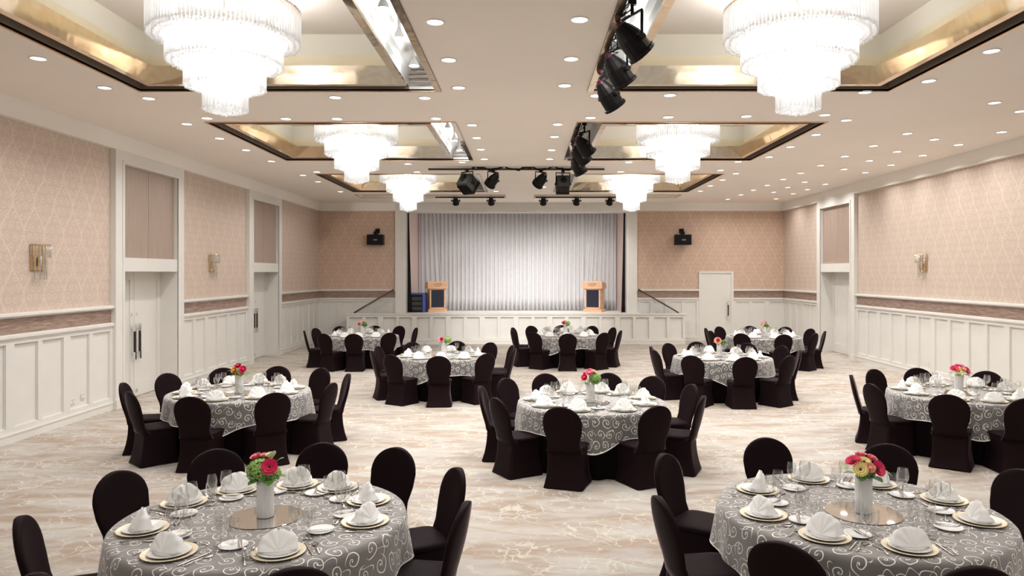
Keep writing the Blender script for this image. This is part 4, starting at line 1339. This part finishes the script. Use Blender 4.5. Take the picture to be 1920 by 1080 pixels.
first_used = set()
def place(key, k, name_txt, label, x, y, z, rz, scale=1.0, me=None):
    name, cat, grp, m0 = PROTO[key]
    o = link(name, me or m0, None, (x, y, z), (0, 0, rz))
    if scale != 1.0: o.scale = (scale,) * 3
    tag(o, label, cat, grp)
    return o
PROTO['napkin'] = ('napkin', 'napkin', 'white napkins folded into fans', NAPS[0])
rnd = random.Random(11)
for k in TAB:
    tx, ty = TAB[k]
    angs = [a for a, r in CH[k]] + EXTRA.get(k, [])
    for a in angs:
        ar = math.radians(a)
        er = Vector((math.sin(ar), math.cos(ar)))        # outwards to the diner
        rt = Vector((-math.cos(ar), math.sin(ar)))       # the diner's right hand when facing the centre
        rz = PI - ar                                      # local +y points to the centre
        def W2(u, v):
            """u = distance from the centre, v = to the diner's right"""
            p = Vector((tx, ty)) + er * u + rt * v
            return p.x, p.y
        at = f'at the {place_names[k][a]} o\'clock place of the {TN[k]}'
        j = lambda s=.012: rnd.uniform(-s, s)
        cu, cv = .715 + j(.015), j(.015)
        x, y = W2(cu, cv)
        place('charger', k, '', f'gold charger plate {at}', x, y, ZT, 0)
        place('plate', k, '', f'white plate on the gold charger {at}', x, y, ZT + .0045, 0)
        place('napkin', k, '', f'white fan-folded napkin {at}', x, y, ZT + .012, rz + j(.25), 1.0, NAPS[rnd.randrange(3)])
        x, y = W2(.50 + j(), -.215 + j())
        place('bread', k, '', f'small white bread plate {at}', x, y, ZT, 0)
        x, y = W2(.585 + j(.005), -.19 + j(.01))
        place('butter', k, '', f'butter knife across the bread plate {at}', x, y, ZT + .0165, rz + .18 + j(.3))
        x, y = W2(.83, .185 + j(.006)); place('knife', k, '', f'dinner knife {at}', x, y, ZT, rz + j(.06))
        x, y = W2(.82, .222 + j(.006)); place('spoon', k, '', f'soup spoon {at}', x, y, ZT, rz + j(.06))
        x, y = W2(.83, -.18 + j(.006)); place('fork', k, '', f'dinner fork {at}', x, y, ZT, rz + j(.06))
        x, y = W2(.535 + j(.006), .08); place('dessert', k, '', f'dessert spoon above the plate {at}', x, y, ZT, rz + PI / 2 + j(.06))
        x, y = W2(.50 + j(), .135 + j()); place('red', k, '', f'large wine glass {at}', x, y, ZT, j(3))
        x, y = W2(.555 + j(), .205 + j()); place('white', k, '', f'small wine glass {at}', x, y, ZT, j(3))
        x, y = W2(.475 + j(), .225 + j()); place('water', k, '', f'short water goblet {at}', x, y, ZT, j(3))

# salt and pepper on the nearest table
for nm, dx, lab in (('salt_shaker', 0.0, 'glass salt shaker with steel cap by the near edge of the front-row left table'), ('pepper_shaker', .045, 'glass pepper shaker with steel cap beside the salt shaker on the front-row left table')):
    t = thing(nm, lab, 'shaker', (-1.60 + dx, 4.16 + dx * .3, ZT))
    b = MB(); b.lathe([(.0, .002), (.018, .0), (.02, .004), (.015, .045), (.012, .05)], 12); b.build('bottle', t, m=M['wine_glass'])
    b = MB(); b.lathe([(.0135, .048), (.014, .06), (.010, .068), (.0, .07)], 12); b.build('cap', t, m=M['chrome'])

# ------------------------------------------------------------------ centrepieces
def petal_ring(b, n, L, w, tilt, m, z0=0.0, start=.012, off=0.0):
    for i in range(n):
        a = 2 * PI * i / n + off
        R = Matrix.Rotation(a, 4, 'Z')
        pts = []
        for (r, ww) in ((start, w * .5), (L * .5, w), (L * .85, w * .9), (L, w * .35)):
            zz = z0 + (r - start) * math.sin(tilt) + .15 * r * r / L
            rr_ = start + (r - start) * math.cos(tilt)
            pts.append(((rr_, -ww / 2, zz), (rr_, 0, zz - .0015), (rr_, ww / 2, zz)))
        b.rings([[R @ Vector(p) for p in row] for row in pts], m, False)
def gerbera(parent, c, nrm, R, m):
    b = MB()
    petal_ring(b, 20, R, R * .30, .18, m, 0.0, R * .2); petal_ring(b, 18, R * .78, R * .26, .35, m, .004, R * .2, .15); petal_ring(b, 14, R * .5, R * .16, .6, m, .006, R * .14)
    b.lathe([(.0, .012), (R * .16, .010), (R * .22, .004)], 12, M['flower_eye'])
    b.tube([(0, 0, 0), (0, 0, -.06)], .003, 5, M['leaf'])
    o = b.build('gerbera', parent, c); o.rotation_euler = Vector(nrm).to_track_quat('Z', 'Y').to_euler(); return o
def rose(parent, c, nrm, R, m):
    b = MB()
    for q in range(5):
        f = 1 - q * .17
        petal_ring(b, 6 - (q // 2), R * f, R * .95 * f, .55 + .22 * q, m, .004 * q, R * .05, q * .7)
    b.ball((0, 0, R * .45), R * .42, m, 1)
    b.tube([(0, 0, 0), (0, 0, -.06)], .003, 5, M['leaf'])
    o = b.build('rose', parent, c); o.rotation_euler = Vector(nrm).to_track_quat('Z', 'Y').to_euler(); return o
def hydrangea(parent, c, R, m, seed):
    rnd = random.Random(seed); b = MB()
    b.ball((0, 0, 0), R * .78, M['leaf'], 2)
    for i in range(64):
        z = 1 - 2 * (i + .5) / 64; a = i * 2.39996
        r = math.sqrt(1 - z * z); n = Vector((r * math.cos(a), r * math.sin(a), z))
        if z < -.75: continue
        q = n.to_track_quat('Z', 'Y').to_matrix().to_4x4(); T_ = Matrix.Translation(n * R * rnd.uniform(.86, 1.02)) @ q @ Matrix.Rotation(rnd.uniform(0, 6), 4, 'Z')
        for w in range(4):
            Rw = T_ @ Matrix.Rotation(w * PI / 2, 4, 'Z')
            s = R * .30
            b.rings([[Rw @ Vector(p) for p in row] for row in (((.1 * s, -.1 * s, 0), (.1 * s, .1 * s, 0)), ((.6 * s, -.42 * s, .12 * s), (.6 * s, .42 * s, .12 * s)), ((1.0 * s, -.2 * s, .05 * s), (1.0 * s, .2 * s, .05 * s)))], m, False)
    return b.build('hydrangea', parent, c)
def leaf(parent, c, d, L, w, m):
    b = MB(); d = Vector(d).normalized()
    side = d.cross(Vector((0, 0, 1))).normalized(); up = side.cross(d)
    rr = []
    for k in range(7):
        v = k / 6
        ww = w * math.sin(PI * min(.985, v * .93 + .05)) ** .8
        p = d * (L * v) - Vector((0, 0, .25 * L * v * v))
        rr.append([p - side * ww + up * .15 * ww, p, p + side * ww + up * .15 * ww])
    b.rings(rr, None, False)
    return b.build('leaf', parent, c, m)

VH = .245
b = MB(); b.lathe([(.0, .0), (.054, .0), (.056, .006), (.054, .08), (.055, .2), (.057, VH), (.051, VH), (.049, .16), (.0, .15)], 84, ribs=14, ribamp=.018); vase_me = b.mesh('vase'); vase_me.materials.append(M['vase_white'])
b = MB(); b.lathe([(.0, .004), (.243, .004), (.245, .003)], 64, M['mirror']); b.lathe([(.245, .003), (.245, -.0005), (.0, -.0005)], 64, M['mirror_edge']); mir_me = b.mesh('mirror_disc')
for p in mir_me.polygons: p.use_smooth = False
def bouquet(k, desc, items, leaves):
    x, y = VASE[k]
    t = thing('flower_bouquet', desc + f' on the {TN[k]}', 'flowers', (x, y, ZT + .005 + VH - .01), 0, 'bouquets on the banquet tables')
    for it in items:
        kd, c, r, mm_ = it[0], it[1], it[2], M[it[3]]
        nrm = it[4] if len(it) > 4 else (c[0] * 1.0, c[1] - .02, .09)
        if kd == 'g': gerbera(t, c, nrm, r, mm_)
        elif kd == 'r': rose(t, c, nrm, r, mm_)
        else: hydrangea(t, c, r, mm_, k)
    for c, d, L, w, mn in leaves: leaf(t, c, d, L, w, M[mn])
    b = MB()
    for i in range(6):
        a = i * 1.05; b.tube([(.035 * math.cos(a), .035 * math.sin(a), .05), (.012 * math.cos(a), .012 * math.sin(a), -.07)], .003, 5)
    b.build('stem', t, m=M['leaf'])
for k in TAB:
    x, y = VASE[k]
    t = tag(link('centre_mirror', mir_me, None, (x, y, ZT)), f'round flat mirror under the vase in the centre of the {TN[k]}', 'mirror', 'round mirrors under the vases')
    t = tag(link('flower_vase', vase_me, None, (x, y, ZT + .0045), (0, 0, k * .7)), f'ribbed white cylinder vase in the centre of the {TN[k]}', 'vase', 'ribbed white vases')
LV = [((.03, -.04, .02), (.4, -1, .1), .10, .034, 'leaf'), ((-.03, -.04, .02), (-.5, -1, .1), .09, .032, 'leaf'), ((.05, 0, .03), (1, -.2, .3), .10, .03, 'leaf'), ((-.05, 0, .03), (-1, -.1, .3), .09, .028, 'leaf')]
bouquet(1, 'green hydrangea with a hot pink gerbera and a pink rose', [('h', (-.035, -.015, .075), .082, 'hydrangea'), ('h', (.04, .0, .05), .06, 'hydrangea'), ('g', (.055, -.075, .115), .056, 'hot_pink', (.25, -1, .45)), ('r', (-.06, .01, .145), .045, 'pink', (-.3, -.3, 1)), ('r', (.03, .02, .155), .038, 'ivory', (0, -.3, 1)), ('r', (-.015, .03, .15), .035, 'peach', (0, -.3, 1))],
        LV + [((.06, 0, .12), (1, -.1, .9), .09, .03, 'leaf_light'), ((.03, .02, .14), (.4, -.2, 1.2), .09, .035, 'ivory')])
bouquet(2, 'hot pink and yellow gerberas with peach roses', [('g', (.07, -.055, .075), .058, 'hot_pink', (.5, -1, .5)), ('g', (-.075, -.02, .115), .055, 'hot_pink', (-.5, -.3, 1)), ('g', (-.055, -.075, .075), .052, 'yellow', (-.4, -1, .6)), ('r', (.005, -.07, .08), .042, 'peach', (0, -1, .7)), ('g', (-.01, -.03, .115), .045, 'yellow', (0, -.6, 1)), ('r', (.05, .0, .12), .042, 'pink', (.3, -.4, 1)), ('r', (-.005, .03, .13), .045, 'pink', (0, 0, 1)), ('h', (.02, .01, .04), .06, 'hydrangea')],
        LV + [((.09, -.01, .07), (1, -.3, -.3), .10, .04, 'leaf_light'), ((-.09, 0, .08), (-1, -.2, .2), .08, .02, 'leaf_light')])
bouquet(3, 'pink and red roses beside green hydrangea', [('h', (.055, -.02, .07), .075, 'hydrangea'), ('r', (-.07, -.04, .075), .05, 'hot_pink', (-.6, -1, .6)), ('r', (-.02, -.04, .125), .052, 'pink', (-.1, -.8, 1)), ('r', (.03, -.03, .14), .045, 'peach', (.1, -.5, 1)), ('r', (-.06, .02, .12), .045, 'pink', (-.4, -.2, 1)), ('r', (.0, .03, .15), .045, 'pink', (0, 0, 1))], LV)
bouquet(4, 'crimson, red and orange roses with lime leaves', [('r', (-.0, -.03, .12), .055, 'red', (-.1, -.7, 1)), ('r', (.065, -.045, .085), .055, 'hot_pink', (.4, -1, .6)), ('r', (-.035, -.06, .07), .05, 'orange', (-.3, -1, .6)), ('r', (.04, -.05, .05), .04, 'peach', (.2, -1, .3)), ('h', (0, .02, .04), .06, 'hydrangea')],
        LV + [((-.06, 0, .08), (-1, -.3, .8), .12, .035, 'leaf_light'), ((-.07, .02, .06), (-1, .1, .2), .12, .03, 'leaf_light'), ((.1, 0, .05), (1, -.2, .1), .10, .03, 'leaf')])
bouquet(5, 'pink, red and yellow gerberas spreading wide', [('g', (-.075, -.03, .09), .06, 'hot_pink', (-.5, -.6, 1)), ('g', (.075, -.045, .065), .058, 'hot_pink', (.5, -1, .6)), ('g', (-.04, -.07, .06), .05, 'yellow', (-.3, -1, .6)), ('r', (.015, -.06, .08), .045, 'peach', (0, -1, .8)), ('r', (.03, 0, .11), .045, 'pink', (0, -.4, 1)), ('r', (-.02, .0, .12), .04, 'pink', (0, -.2, 1))], LV + [((.09, -.01, .05), (1, -.3, -.2), .10, .035, 'leaf')])
bouquet(6, 'pink gerbera with red centre beside lime hydrangea', [('g', (-.045, -.05, .07), .062, 'pink', (-.3, -1, .5)), ('r', (-.04, -.06, .08), .035, 'red', (-.2, -1, .5)), ('h', (.075, -.01, .06), .07, 'leaf_light'), ('r', (-.07, .01, .09), .04, 'peach', (-.5, -.3, 1))], LV)
bouquet(7, 'large coral gerbera beside dark green leaves', [('g', (-.05, -.05, .07), .075, 'peach', (-.2, -1, .5)), ('r', (-.045, -.065, .08), .04, 'red', (-.2, -1, .5)), ('h', (.07, .0, .03), .055, 'leaf')], LV + [((.07, -.02, .06), (.8, -.5, -.6), .13, .045, 'leaf'), ((.06, 0, .08), (1, -.2, .2), .10, .03, 'leaf_light')])
bouquet(8, 'red and coral roses with dark green foliage', [('r', (-.08, -.03, .06), .045, 'red', (-.6, -1, .6)), ('r', (-.03, -.03, .10), .048, 'peach', (-.1, -.8, 1)), ('r', (.025, -.01, .11), .045, 'pink', (.1, -.4, 1)), ('h', (.055, -.02, .05), .065, 'leaf')], LV)
bouquet(9, 'red rose and peach roses with pale hydrangea', [('r', (-.045, -.05, .07), .05, 'red', (-.3, -1, .5)), ('r', (-.02, -.01, .11), .045, 'peach', (0, -.6, 1)), ('r', (-.07, 0, .08), .042, 'pink', (-.6, -.4, 1)), ('h', (.06, -.02, .06), .065, 'hydrangea')], LV)
bouquet(10, 'two coral roses over dark green leaves', [('r', (-.07, -.03, .08), .05, 'peach', (-.5, -1, .6)), ('r', (.03, -.02, .12), .045, 'pink', (.1, -.6, 1)), ('h', (.05, -.01, .04), .06, 'leaf')], LV + [((.07, -.02, .05), (.8, -.5, -.5), .12, .04, 'leaf')])
